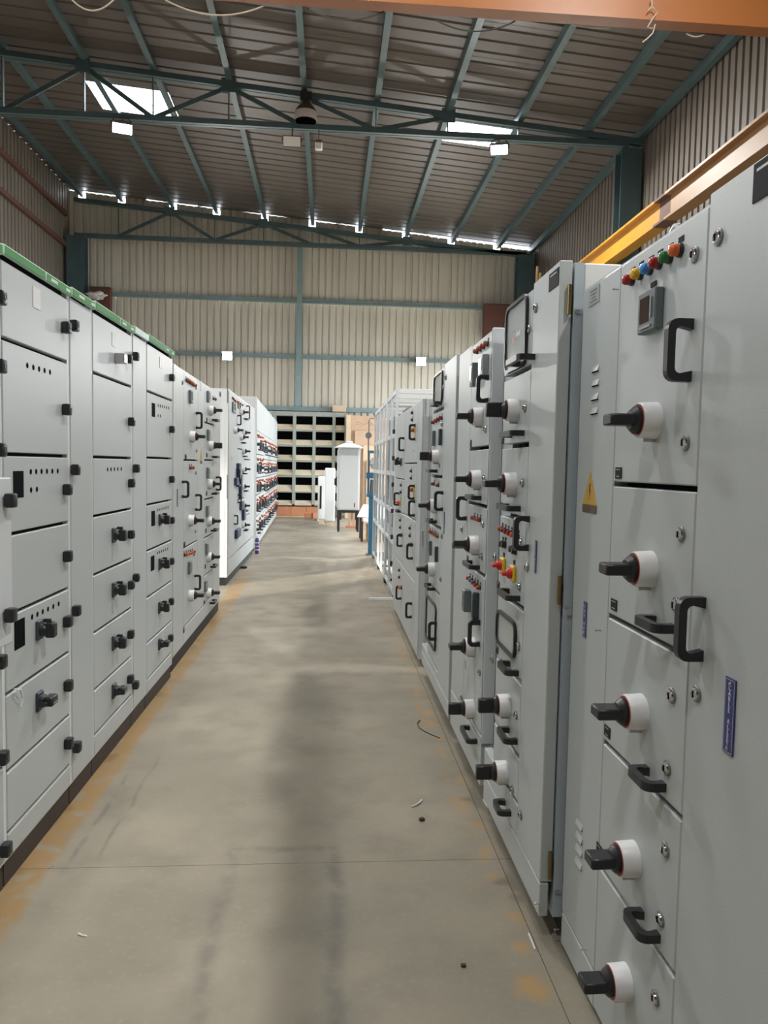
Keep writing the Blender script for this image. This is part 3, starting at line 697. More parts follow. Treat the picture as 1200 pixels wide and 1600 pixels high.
        if logo:
            c = (a+b)/2; zc = (lo+hi)/2
            for k in range(3):
                MB().ring(rrect(c-0.045-0.006*k, c-0.022+0.006*k, zc-0.02-0.006*k, zc+0.018+0.006*k, 0.008), rrect(c-0.042-0.006*k, c-0.025+0.006*k, zc-0.017-0.006*k, zc+0.015+0.006*k, 0.006), 0.0052, 0.0056).build('logo_ring', 'lens_amber', f) if k == 1 else None
            MB().box(0.0052, 0.0056, c-0.039, c-0.028, zc-0.016, zc+0.004).build('logo_mark', 'lens_amber', f)
            for k in range(4): MB().box(0.0052, 0.0056, c+0.005+0.014*k, c+0.014+0.014*k, zc-0.006, zc+0.008+0.004*(k % 2)).build('logo_letter', 'label_white', f)
        return f
    def screw(s, *pts):
        for px, py in pts: putc('screw', 'long_screw', lambda: MB().lathe([(0, 0.0022), (0.014, 0.0022), (0.0141, 0.0045), (0.017, 0.004), (0.0175, 0)], 8), 'zinc', s.t, s.at(px, py))
    def hinge(s, px, py, L=0.085, out=-0.01, m='brass'):
        y, z = s.P(px, py, out); y = s.W+0.004 if y > s.W/2 else -0.004
        MB().lathe([(-L/2, 0.0), (-L/2, 0.006), (L/2, 0.006), (L/2, 0)], 12, 'Z').build('hinge', m, s.t, True, (out, y, z))
    def latch(s, *pts, key='latch'):
        for px, py in pts:
            b = putc('latch', 'latch', lambda: MB().bbox(0, 0.032, -0.021, 0.021, -0.024, 0.024, 0.007, 2), 'black_plastic', s.t, s.at(px, py, 0.016), None, True)
            putc('key_hole', 'key_hole', lambda: MB().lathe([(0.0322, 0.009), (0.034, 0.009), (0.034, 0.0055), (0.0325, 0.0)], 12), 'charcoal_plastic', b, (0, 0, 0))
    def breaker(s, px, py, turn=0):
        """charcoal rotary breaker handle on a square escutcheon"""
        b = putc('breaker_handle', 'breaker_handle', lambda: MB().bbox(0, 0.012, -0.028, 0.028, -0.038, 0.038, 0.003), 'charcoal_plastic', s.t, s.at(px, py, 0.02))
        def hub():
            m = MB(); m.lathe([(0.012, 0.027), (0.03, 0.025), (0.036, 0.02), (0.036, 0.0)], 18); m.bbox(0.03, 0.066, -0.016, 0.022, -0.03, 0.03, 0.005); m.bbox(0.02, 0.05, -0.006, 0.006, 0.0295, 0.044, 0.002); return m
        putc('knob', 'breaker_knob', hub, 'black_plastic', b, (0, 0, 0), (math.radians(turn), 0, 0), True)
        if turn: putc('lever_glint', 'lever_glint', lambda: MB().box(0.05, 0.067, -0.02, 0.02, -0.006, -0.002), 'zinc', b, (0, 0, 0))
    def holes(s, pts, w=0.014, h=0.026):
        for px, py in pts:
            putc('cutout', 'round_cutout', lambda: MB().lathe([(-0.002, 0.0), (0.0006, 0.0108), (0.0008, 0.0)], 16), 'hole_black', s.t, s.at(px, py))
    def cutout(s, x0, y0, x1, y1):
        (ya, za), (yb, zb) = s.P(x0, y0), s.P(x1, y1)
        MB().box(-0.001, 0.0007, min(ya, yb), max(ya, yb), min(za, zb), max(za, zb)).build('cutout', 'hole_black', s.t)
    def estop(s, px, py):
        b = putc('isolator_switch', 'isolator_switch', lambda: MB().bbox(0, 0.012, -0.03, 0.03, -0.03, 0.03, 0.004), 'bright_yellow', s.t, s.at(px, py, 0.006))
        def k():
            m = MB(); m.lathe([(0.0121, 0.02), (0.025, 0.018), (0.03, 0.012), (0.03, 0)], 16); m.bbox(0.025, 0.05, -0.007, 0.007, -0.02, 0.02, 0.003); return m
        putc('knob', 'isolator_knob', k, 'bright_red', b, (0, 0, 0), (math.pi/2, 0, 0), True)
        putc('name_tag', 'isolator_tag', lambda: MB().box(0, 0.0015, -0.014, 0.014, 0.034, 0.05), 'plate_black', b, (0, 0, 0))
    def button(s, *pts):
        for px, py in pts:
            b = putc('push_button', 'push_button', lambda: MB().lathe([(0, 0.015), (0.006, 0.015), (0.01, 0.012), (0.018, 0.011), (0.0185, 0)], 14), 'black_plastic', s.t, s.at(px, py, 0.008), None, True)
            putc('name_tag', 'name_tag', lambda: MB().box(0, 0.0015, -0.012, 0.012, 0.0165, 0.029), 'plate_black', b, (0, 0, 0))
    def slot(s, xa, ya, xb, yb):      # dark recessed joint strip
        (y0, z0), (y1, z1) = s.P(xa, ya), s.P(xb, yb); z = (z0+z1)/2
        MB().box(-0.002, 0.0006, min(y0, y1), max(y0, y1), z-0.006, z+0.006).build('joint_strip', 'hole_black', s.t)
def zlist(c, x, ys): return [c.P(x, y)[1] for y in ys]

# ---- right row: A, nearest grey panel
def cab_A():
    c = Cab('control_panel', 'nearest grey control panel at right with a row of coloured pilot lamps', -1, 0.765, 0.45, 2.235, top=2.078, foot=0.02, fr=0.006, frame=0.03, foot_in=0.03)
    W = c.W
    yL = c.P(958, 756)[0]; yR = c.P(1088, 759)[0]; yE = c.P(877.5, 1475)[0]
    zb = c.P(900, 1465)[1]
    zs = [0.045] + [c.P(x, y)[1] for x, y in ((1000, 1446), (1000, 1215), (1010, 993), (1020, 760))] + [2.078]
    # side strip on the far side with its own base strip
    c.door(0.002, yL-0.002, zb+0.004, 2.072, name='side_panel'); c.door(0.002, yL-0.002, 0.02, zb-0.004, name='base_strip')
    c.column(yL, yR, [0.02]+zs[1:], gap=0.013)
    c.door(yR+0.003, W-0.002, 0.02, 2.095, name='cable_door')
    for px, py, k in ((982, 437, 'r'), (995, 428, 'y'), (1010, 420, 'b'), (1024, 411, 'r'), (1040, 402, 'g'), (1056, 391, 'o')): c.lamp(px, py, k, k=1.05)
    c.meter(1017, 487, 0.096, 'display_red', 'meter_grey', out=0.022)
    c.plate(1022, 444, 0.03, 0.012, lines=0)
    c.vhandle(1081, 502, 594, -4); c.vhandle(1099, 938, 1027, -3)
    c.lock((1086.5, 398), (1123.5, 371), (1072, 692), (1065, 835), (1057, 945), (1050.5, 1087), (1089, 1084), (1043, 1200), (1040.6, 1328), (1033, 1436), (1025, 1559))
    for px, py, tn in ((1010, 657, 0), (1003, 889, 0), (989, 1112, 0), (978, 1342, 0), (966, 1534, 0)): c.rotary(px, py, tn)
    for px, py in ((967, 739), (960, 945), (949.5, 1143), (937, 1328)): c.plate(px, py, 0.04, 0.03)
    c.hhandle(1019, 964, 1056, 986); c.hhandle(1008, 1198, 1042, 1234); c.hhandle(1000, 1421, 1033, 1470)
    c.lettering(1141, 1119, 0.036, 0.145, 'CABLE ALLEY', size=0.0135, step=0.0107)
    c.lettering(914.5, 968, 0.026, 0.105, 'BUS BAR', size=0.0135, step=0.0125)
    c.triangle(922, 772, 0.11)
    c.louvres([(931, 578), (931, 600), (930, 622), (929, 644)]); c.louvres([(906, 1290), (905.5, 1310), (905, 1330), (904.5, 1350)])
    c.plate(929, 462, 0.085, 0.05, 'label_silver', 'data_plate', 2)
    c.screw((966, 452), (907, 485), (892, 950), (939, 985), (875, 1392), (874, 1452), (916, 1483))
    c.plate(1196, 277, 0.07, 0.07, lines=1)
    # lifting eye on top
    y = c.P(1000, 392)[0]
    m = MB(); pts = [(-0.09, y+0.03*math.cos(a), 2.11+0.03*math.sin(a)) for a in [2*math.pi*i/16 for i in range(17)]]
    m.tube(pts, 0.008, 8); m.build('lifting_eye', 'zinc', c.t, True)
cab_A()

# ---- right row: B
def cab_B():
    c = Cab('control_panel', 'tall grey control panel with two round-cornered windows and red and yellow switches', -1, 0.70, 2.262, 3.13, top=2.165, foot=0.085, rec=0.075, fr=0.045, frame=0.16, frame_mat='frame_bluegrey', foot_in=0.09, body='panel_white')
    W = c.W; y0 = c.P(791, 490)[0]; yR = c.P(826, 694)[0]
    zs = [0.32] + [c.P(x, y)[1] for x, y in ((812, 1186), (795, 1046), (798, 938), (798, 806), (806, 696), (808, 583))] + [2.165]
    c.column(y0, yR, zs, gap=0.019, th=0.04)
    c.door(yR+0.003, W-0.004, 0.2, 2.172, name='cable_door', th=0.04)
    c.door(0.004, W-0.004, 0.085, 0.195, name='base_strip', th=0.03); c.door(0.004, yR, 0.2, 0.313, name='base_cover', th=0.036)
    for px, py in ((887, 470), (870, 920), (857, 1348)): c.hinge(px, py, 0.09, -0.03)
    c.lock((838, 481), (828, 514), (821, 637), (817, 754), (824, 886), (812, 916), (811, 1009), (807, 1117), (801, 1234), (814, 1273), (814, 847))
    c.plate(866, 437, 0.10, 0.055, lines=1)
    c.window(794, 484, 824, 570, logo=True); c.window(779, 949, 807, 1033)
    c.hhandle(810, 566, 840, 561, 0.06); c.hhandle(797, 679, 821, 678); c.hhandle(791, 789, 816, 797); c.hhandle(794, 922, 813, 936); c.hhandle(795, 1036, 811, 1052); c.hhandle(794, 1138, 809, 1160); c.hhandle(788, 1250, 799, 1273)
    c.vhandle(826, 809, 858)
    c.rotary(799, 641, 90); c.rotary(795, 756, 0); c.rotary(786, 1102, 90); c.rotary(782, 1206, 90)
    for px, py in ((786, 688), (784, 791), (779, 914), (777, 1015)): c.plate(px, py, 0.04, 0.03, lines=1)
    c.lamps(781, 826, 805.5, 838, 'aarroa', 0.8)
    c.button((783, 850), (787, 851), (798.5, 858), (803, 861)); c.estop(785, 883); c.estop(801, 896)
    c.lettering(837.5, 870, 0.02, 0.11, 'CABLE ALLEY', size=0.009, step=0.0085, screws=False)
    c.lock((774, 870), (770, 1030))
    # side screws near the base
    c.screw((843, 1412))
cab_B()

# ---- right row: C
def cab_C():
    c = Cab('control_panel', 'grey control panel with four pilot lamps, meters and white rotary switches between two windowed panels', -1, 0.70, 3.2, 4.02, top=2.135, foot=0.1, rec=0.06, fr=0.04, frame=0.045, frame_mat='frame_bluegrey', foot_in=0.08)
    W = c.W; yL = c.P(722, 557)[0]; yD = c.P(734, 701)[0]; yR = c.P(765, 699)[0]
    zs = [0.33] + [c.P(x, y)[1] for x, y in ((745, 892), (746, 788.5), (750, 700))] + [2.138]
    c.column(yD, yR, zs, gap=0.017); c.door(0.01, yD-0.003, 0.3, 2.138, name='cable_door'); c.door(yR+0.003, W-0.012, 0.3, 2.138, name='edge_panel', m='panel_light')
    c.door(0.004, W-0.004, 0.105, 0.296, name='base_strip'); c.door(yD, yR, 0.296, 0.328, name='base_cover', th=0.03)
    c.lamps(743, 549, 759, 537, 'aara', 0.9); c.meter(742, 586, 0.11, w=0.07, out=0.03); c.meter(757, 573, 0.1, w=0.09, m='meter_pale', out=0.03)
    c.vhandle(763, 588, 628); c.rotary(745, 651); c.lock((759, 671), (757, 747), (755, 819), (753, 870), (750, 1050), (722, 827))
    c.plate(736, 693, 0.035, 0.035, lines=1)
    c.rotary(742, 749); c.hhandle(735, 777, 757, 777, 0.045); c.vhandle(729, 777, 812)
    c.lamps(738, 809, 747, 812, 'aaa', 0.8); c.rotary(739, 851, 20); c.plate(731, 873, 0.035, 0.03, lines=1); c.hhandle(735, 879, 752, 886)
    c.lamps(731, 903, 747, 918, 'obara', 0.8); c.meter(731, 938, 0.105, w=0.06, out=0.035); c.meter(744, 951, 0.15, w=0.03, m='charcoal_plastic', out=0.03)
    c.vhandle(749.5, 971, 1008); c.rotary(733, 1010); c.plate(727, 1038, 0.035, 0.04, 'label_silver', lines=1)
    c.rotary(732, 1107, 90); c.hhandle(733, 1138, 746, 1157); c.lock((722, 1090))
cab_C()

# ---- right row: D
def cab_D():
    c = Cab('control_panel', 'grey control panel with an upper and a tall lower window, before the open frames', -1, 0.70, 4.09, 5.3, top=2.15, foot=0.1, rec=0.06, fr=0.04, frame=0.05, frame_mat='frame_bluegrey', foot_in=0.08)
    W = c.W; yF = c.P(678, 584)[0]; yR = c.P(691, 745)[0]
    zs = [0.26] + [c.P(x, y)[1] for x, y in ((679, 921), (679, 821), (682, 744.5), (685, 641))] + [2.155]
    c.column(yF, yR, zs, gap=0.02); c.door(yR+0.003, W-0.012, 0.2, 2.16, name='cable_door'); c.door(0.004, W-0.004, 0.105, 0.195, name='base_strip')
    c.door(0.004, yR, 0.2, 0.25, name='base_cover')
    c.window(680, 588, 692, 629); c.hhandle(682, 633, 692, 630); c.lock((697, 590), (693, 605), (691, 663), (687, 727), (691, 838), (689, 905))
    c.lamps(676, 660, 688, 653, 'rarr', 0.9); c.meter(677, 685, 0.1, w=0.06); c.meter(687.5, 683, 0.1, w=0.05, m='charcoal_plastic'); c.rotary(679, 713, 90)
    c.hhandle(673, 736, 687, 736); c.lamps(676, 756, 683, 758, 'aa', 0.9); c.vhandle(692, 769, 797); c.rotary(676.5, 790)
    c.hhandle(673, 812, 686, 816); c.lamps(670, 830, 682, 838, 'oaaaa', 0.8); c.meter(671.5, 856, 0.1, w=0.05); c.meter(681.5, 866, 0.1, w=0.03, m='charcoal_plastic')
    c.rotary(673, 889); c.hhandle(671, 914, 682, 920); c.window(668, 928, 681, 1020); c.vhandle(682, 972, 1000)
    c.lettering(694, 817, 0.03, 0.13, 'CABLE ALLEY', size=0.011, step=0.0105, screws=False)
    for py in (600, 850, 1060): c.hinge(715, py, 0.1, -0.02, 'meter_grey')
cab_D()

# ---- right row: E, two columns with bow handles
def cab_E():
    c = Cab('control_panel', 'low grey panel with bow handles and orange knobs beside the open steel frames', -1, 0.70, 5.55, 7.75, top=2.045, foot=0.06, rec=0.05, fr=0.01, frame=0.03, frame_mat='panel_light', foot_in=0.05)
    W = c.W; yM = c.P(632, 750)[0]; yN = c.P(651, 750)[0]
    zsn = [0.08] + [c.P(x, y)[1] for x, y in ((640, 899), (640, 808), (640, 724))] + [2.04]
    zsf = [0.08] + [c.P(x, y)[1] for x, y in ((625, 878), (625, 800), (625, 748))] + [2.04]
    c.column(yM+0.004, yN, zsn, gap=0.01); c.column(0.03, yM-0.004, zsf, gap=0.01); c.door(yN+0.004, W-0.01, 0.08, 2.042, name='edge_panel')
    for px, a, b in ((649, 664, 687), (647.5, 758.5, 780), (648, 783, 806), (645, 850, 873.5), (643.5, 942, 965), (631.5, 684, 704.5), (623.5, 770.5, 789), (628.5, 835, 854), (627, 916, 936)): c.vhandle(px, a, b)
    def pad(px, py): MB().bbox(0, 0.004, -0.05, 0.05, -0.07, 0.07, 0.002).build('yellow_plate', 'bright_yellow', c.t, loc=c.at(px, py))
    pad(648, 675); pad(646, 769)
    c.button((643.5, 645), (643.5, 656), (642, 736), (642, 747), (626, 758), (626, 769), (640, 825), (640, 837), (625, 813), (625, 824), (623.5, 891), (623.5, 902))
    c.estop(625, 785); c.breaker(624, 722)
    for px, py in ((645, 672), (643, 765), (626, 836), (626, 918), (641, 851)): c.lamp(px, py, 'o', False, 1.3)
    for py in (640, 840): c.hinge(658, py, 0.12, -0.02, 'zinc')
    c.hhandle(621, 797, 628, 800, 0.04)
    c.screw((648, 704), (648, 790), (645, 925), (642, 983))
cab_E()

# ---- right row: open skeleton frames
def frames():
    labs = ('nearest open steel frame with pale uprights, white top bars and empty bays', 'middle open steel frame in the right row', 'farthest open steel frame, next to the blue machine')
    ys = [8.38, 9.7, 11.0, 12.3]
    for k in range(3):
        y0, y1 = ys[k], ys[k+1]-0.03; t = empty('open_frame', (0.75, y0, 0)); L = y1-y0; D = 0.75; H = 2.41; p = 0.055
        tag(t, labs[k], 'frame', 'open steel cabinet frames in the right row')
        for x in (0, D-p):
            for y in (0, L/2-p/2, L-p):
                MB().bbox(x, x+0.03 if x == 0 else x+p, y, y+p, 0.06, H, 0.004).build('upright', 'panel_light' if x == 0 else 'frame_bluegrey', t)
        for z in (0.06, 0.62, 0.98, 1.42, 1.86, H-p):
            for x in (0.006,) if z < 2 else (0.006, D-p):
                for a, b in ((p, L/2-p/2), (L/2+p/2, L-p)):
                    MB().bbox(x, x+0.018, a+0.0005, b-0.0005, z, z+p, 0.003).build('rail', 'panel_light', t)
        for y in (0, L/2-p/2, L-p):
            for z in (0.061, 1.0, H-p):
                MB().bbox(0.0305, 0.199 if z < 2 else D-p-0.0005, y+0.002, y+p-0.002, z, z+p-0.001, 0.003).build('cross_rail', 'panel_white', t)
        for z in (H-0.11, H-0.19): MB().box(0.031, D-p-0.001, 0.004, 0.03, z, z+0.025).build('top_bar', 'panel_white', t)
        MB().box(0.20, 0.21, p, L-p, 0.1, H-0.16).build('bay_shade_plate', 'meter_grey', t)  # dark plate set well forward, painted shade for the bays
        for z in (0.63, 1.43): MB().box(0.05, 0.198, p+0.01, L-p-0.01, z, z+0.012).build('shelf_plate', 'frame_bluegrey', t)
        for i in range(6 if k == 0 else 0):
            MB().bbox(0.001, 0.03, 0.01, 0.034, 0.4+0.3*i, 0.45+0.3*i, 0.003).build('catch', 'black_plastic', t, loc=(-0.031, 0, 0))
        for y in (0.005, L-0.06): MB().box(0.005, D-0.005, y, y+0.05, 0, 0.0595).build('foot_block', 'plinth_black', t)
frames()

# ------------------------------------------------------------------ left row, green-topped switchboard
AL = -0.0135                         # the board stands a hair askew to the hall
L1X = lambda y: -1.124 - math.tan(AL)*(y-2.6)
def left_cab(name, label, px0, px1, top, group=None, **kw):
    """a section between two picture columns (at eye height) on the front plane of the switchboard"""
    def yy(px):
        d = pixel_ray(px, 735); o = Vector((0, 0, EYE)); t = math.tan(AL)   # X = -1.124 - t*(Y-2.6)
        k = (-1.124+t*2.6)/(d.x+t*d.y); return k*d.y
    y0 = yy(px0) if px0 is not None else 1.2; y1 = yy(px1)
    xm = (max(px0 or 0, 0)+px1)/2; d = pixel_ray(xm, 383+0.611*xm); tt = math.tan(AL); top = EYE + d.z*(-1.124+tt*2.6)/(d.x+tt*d.y) - 0.004
    c = Cab(name, label, +1, L1X(y0), y0, y1-0.002, AL, top=top, foot=0.095, depth=0.65, rec=0.03, fr=0.004, frame=0.012, foot_mat='plinth_brown', foot_in=0.012, frame_mat='panel_white', group=group, **kw)  # white frame colour stands in for section edges catching light
    return c
G1 = 'sections of the green-topped switchboard'
def strip(c, cuts, mats, z0, z1):
    """green header strips along the top, cut list in local y"""
    for (a, b), m in zip(zip(cuts[:-1], cuts[1:]), mats):
        s = MB().bbox(0.004, 0.014, a+0.004, b-0.004, z0, z1, 0.002).build('header_strip', 'green_edge', c.t)
        MB().box(0.0142, 0.0155, a+0.009, b-0.009, z0+0.004, z1-0.005).build('green_insert', m, s)
def hz(c, x): return c.P(x, 400+0.585*x)[1], c.P(x, 383+0.611*x)[1]      # strip bottom, strip top
def header_print(c, y, z):
    for dy, w in ((-0.06, 0.07), (0.09, 0.05)):
        MB().box(0.0157, 0.016, y+dy-w/2, y+dy+w/2, z-0.006, z+0.006).build('print_line', 'green_edge', c.t)
def left_board():
    ZT = 2.265
    # sliver of the nearest section, one door ajar
    c = left_cab('switchboard_section', 'nearest sliver of the green-topped switchboard with a door ajar at the picture edge', None, 3, ZT, G1)
    b, t = hz(c, 1)
    c.column(0.016, c.W-0.014, [0.1, 0.45, 0.82, 1.5, 1.85, b-0.012], gap=0.012, th=0.026)
    strip(c, [0, c.W], ['green_strip'], b, t)
    c.latch((1, 465), (1, 572), (1, 703), (2, 1034), (5, 1184), (10, 1327))
    o = c.P(19, 870, 0.055); z0 = c.P(19, 1004, 0.055)[1]; z1 = c.P(19, 746, 0.055)[1]
    d = MB().bbox(0.0, 0.02, -0.55, 0, z0, z1, 0.004).build('ajar_door', 'panel_light', c.t, loc=(0.036, o[0], 0), rot=(0, 0, math.radians(-3)))
    for py in (782, 961):
        q = c.P(15.5, py, 0.07)
        putc('latch', 'latch', lambda: MB(), 'black_plastic', c.t, (0.057, q[0], q[1]), None, True)
    # column 1
    c = left_cab('switchboard_section', 'wide switchboard section with seven doors and two rotary breaker handles at the left picture edge', 3, 109, ZT, G1)
    b, t = hz(c, 60); zs = [b-0.006] + [c.P(107, y)[1] for y in (567, 713, 816, 919, 1019, 1118, 1197)]; zb = c.P(112, 1228)[1]
    c.column(0.014, c.W-0.014, zs, gap=0.013, th=0.026); c.door(0.014, c.W-0.014, 0.1, zs[-1]-0.0065, th=0.026, name='base_cover')
    strip(c, [0, c.P(66, 430)[0], c.W], ['green_strip', 'green_strip'], b, t)
    header_print(c, c.P(88, 445)[0], (b+t)/2)
    c.latch((104, 512), (105, 640), (106, 765), (106.5, 869), (106.5, 971), (107.5, 1071), (108, 1161))
    c.breaker(68, 984); c.breaker(68, 1095, 90)
    c.holes([(42.5, 571), (52, 574), (61, 576.5), (69.5, 579), (78, 581.5)] + [(48+8.4*i, 737-0.2*i) for i in range(6)] + [(48.5, 765.5), (57.5, 764.5)] + [(50+8.3*i, 964-4.1*i) for i in range(6)])
    c.cutout(20, 736, 37, 777); c.cutout(22, 972, 39, 1008)
    MB().bbox(0, 0.002, -0.035, 0.035, -0.04, 0.04, 0.0005).build('paper_label', 'print_white', c.t, loc=c.at(57, 466))
    # key ring hanging from a breaker door
    MB().tube([Vector(c.at(22, 1077, 0.01))+Vector(v) for v in ((0.01, 0, 0), (0.02, 0.03, -0.01), (0.015, 0.06, -0.05), (0.012, 0.05, -0.08))], 0.004, 5).build('cable_tie', 'white_plastic', c.t, True)
    # cable alley 1
    c = left_cab('switchboard_section', 'narrow plain cable section between the first and second door columns of the switchboard', 109, 145, ZT, G1)
    b, t = hz(c, 127); c.door(0.014, c.W-0.006, 0.1, b-0.003, th=0.026); strip(c, [0, c.W], ['green_strip'], b, t)
    header_print(c, c.W*0.6, (b+t)/2); c.latch((117, 509), (118.5, 734), (120, 954), (121, 1167))
    # column 3
    c = left_cab('switchboard_section', 'switchboard section with four rotary breaker handles one above the other', 145, 207, ZT+0.006, G1)
    b, t = hz(c, 176); zs = [b-0.006] + [c.P(146, y)[1] for y in (582, 714, 807, 899, 990, 1080, 1151)]
    c.column(0.008, c.W-0.014, zs, gap=0.013, th=0.026); c.door(0.008, c.W-0.014, 0.1, zs[-1]-0.0065, th=0.026, name='base_cover')
    strip(c, [0, c.P(184, 500)[0], c.W], ['green_strip', 'green_strip'], b, t); header_print(c, c.P(195, 505)[0], (b+t)/2)
    c.latch((202, 561), (206, 659), (206, 755), (205.5, 835), (205.5, 914), (205, 991), (204.5, 1061))
    c.breaker(183, 836); c.breaker(183, 921); c.breaker(183, 1004); c.breaker(183, 1079, 90)
    c.holes([(168+5.3*i, 733.5-0.2*i) for i in range(5)])
    MB().bbox(0, 0.002, -0.03, 0.03, -0.035, 0.035, 0.0005).build('paper_label', 'label_silver', c.t, loc=c.at(177.5, 531))
    y, z = c.P(197, 562, 0.04); MB().bbox(0.0, 0.05, -0.03, 0.03, -0.025, 0.025, 0.004).build('latch_box', 'zinc', c.t, loc=(0.001, y-0.04, z))
    # cable alley 2
    c = left_cab('switchboard_section', 'narrow plain cable section with a faded green strip on top', 207, 229, ZT+0.01, G1)
    b, t = hz(c, 218); c.door(0.014, c.W-0.006, 0.1, b-0.003, th=0.026); strip(c, [0, c.W], ['green_faded'], b, t)
    c.latch((212.5, 557), (213.5, 732), (213.5, 902.5), (212.5, 1070))
    # column 5
    c = left_cab('switchboard_section', 'last green-topped switchboard section, before the panels with white rotary switches', 229, 270, ZT+0.012, G1)
    b, t = hz(c, 250); zs = [b-0.006] + [c.P(230, y)[1] for y in (611, 715, 789, 861, 934, 1005, 1062)]
    c.column(0.008, c.W-0.012, zs, gap=0.013, th=0.026); c.door(0.008, c.W-0.012, 0.1, zs[-1]-0.0065, th=0.026, name='base_cover')
    strip(c, [0, c.P(255, 540)[0], c.W], ['green_strip', 'green_strip'], b, t); header_print(c, c.P(262, 545)[0], (b+t)/2)
    c.latch((269, 590), (269, 671), (269, 749), (269, 813), (268.5, 877), (268, 940), (267, 997))
    c.breaker(254, 812); c.breaker(254, 881); c.breaker(253.5, 949); c.breaker(253.5, 1006, 90)
    c.holes([(247+3.3*i, 633.5+0.8*i) for i in range(6)] + [(247, 649.5), (250.5, 650)] + [(246.5+3.2*i, 797-0.9*i) for i in range(6)] + [(246.3+3.1*i, 864-1.3*i) for i in range(6)])
    c.cutout(237, 629, 242.3, 652); c.cutout(236.3, 799, 242, 821); c.cutout(235.5, 870, 241.2, 890)
    MB().bbox(0, 0.002, -0.03, 0.03, -0.035, 0.035, 0.0005).build('paper_label', 'label_silver', c.t, loc=c.at(251, 567))
left_board()

# ---- left row, second block: white rotary switches
def left_two():
    c = Cab('control_panel', 'pale control panel in the left row with white rotary switches, meters and two door columns', +1, -1.11, 5.42, 7.75, 0.0, top=2.235, foot=0.1, rec=0.03, fr=0.006, frame=0.02, foot_mat='plinth_black', foot_in=0.012, depth=0.62)
    a = c.P(287, 720)[0]; b = c.P(309, 720)[0]; W = c.W
    yb0 = c.P(319, 780)[0]; yb1 = c.P(333, 780)[0]; zb = c.P(305, 960)[1]*0+0.24
    c.door(0.004, a-0.003, 0.105, 2.23, th=0.024, name='cable_door')
    c.column(a, b-0.003, [0.24, c.P(295, 852)[1], c.P(297, 719)[1], 2.23], gap=0.013, th=0.024)
    c.door(b, yb0-0.003, 0.24, 2.23, th=0.024, name='middle_panel')
    c.column(yb0, yb1, [0.24] + [c.P(x, y)[1] for x, y in ((325, 895), (326, 837), (326, 779), (328, 719), (327, 662))] + [2.23], gap=0.014, th=0.024)
    c.door(yb1+0.003, W-0.004, 0.24, 2.23, th=0.024, name='edge_panel'); c.door(a, W-0.004, 0.105, 0.233, th=0.024, name='base_strip')
    c.plate(273, 580, 0.09, 0.1, 'label_silver', lines=0); c.lock((285, 598), (306, 606), (306.5, 704), (305.5, 739), (305, 830), (303, 866)); c.vhandle(284.5, 752, 777)
    c.lettering(277, 778, 0.03, 0.13, 'CABLE ALLEY', size=0.011, step=0.0105, screws=False)
    c.lamps(293, 594, 305, 602, 'araaor'); c.meter(298.5, 620, 0.1, w=0.09); c.vhandle(306.4, 645, 669); c.rotary(302, 682); c.plate(290, 714, 0.06, 0.04, lines=1)
    c.lamps(298.5, 731, 301.5, 731, 'aa'); c.vhandle(305.5, 773, 797); c.rotary(300, 813); c.plate(288, 851, 0.06, 0.04, lines=1)
    c.lamps(290, 867, 303, 862, 'aoaoa'); c.meter(297, 887, 0.1, w=0.09); c.vhandle(304, 899, 921); c.rotary(300, 930); c.plate(287, 985, 0.05, 0.04, lines=1)
    for mx, my, rx, ry, hx, hy, tn in ((326, 620, 331, 641, 334, 657, 0), (326, 680, 331, 696, 334, 714, 90), (325.5, 739, 329.5, 756, 333, 771, 0), (324.6, 799, 328.5, 814, 332, 828, 0), (323.6, 857, 327.5, 870, 331, 884, 0), (322, 916, 327.5, 926, 330, 940, 0)):
        c.meter(mx, my, 0.1, w=0.09); c.rotary(rx, ry, tn); c.hhandle(hx-2.5, hy, hx+2, hy); c.plate(mx-3, ry+15, 0.06, 0.04, lines=1)
    c.vhandle(337.5, 745, 766); c.triangle(314, 714, 0.12); c.plate(344, 616, 0.09, 0.05, lines=1)
    c.plate(314, 603, 0.1, 0.08, 'label_silver', lines=0); c.button((334, 623), (337, 624))
left_two()

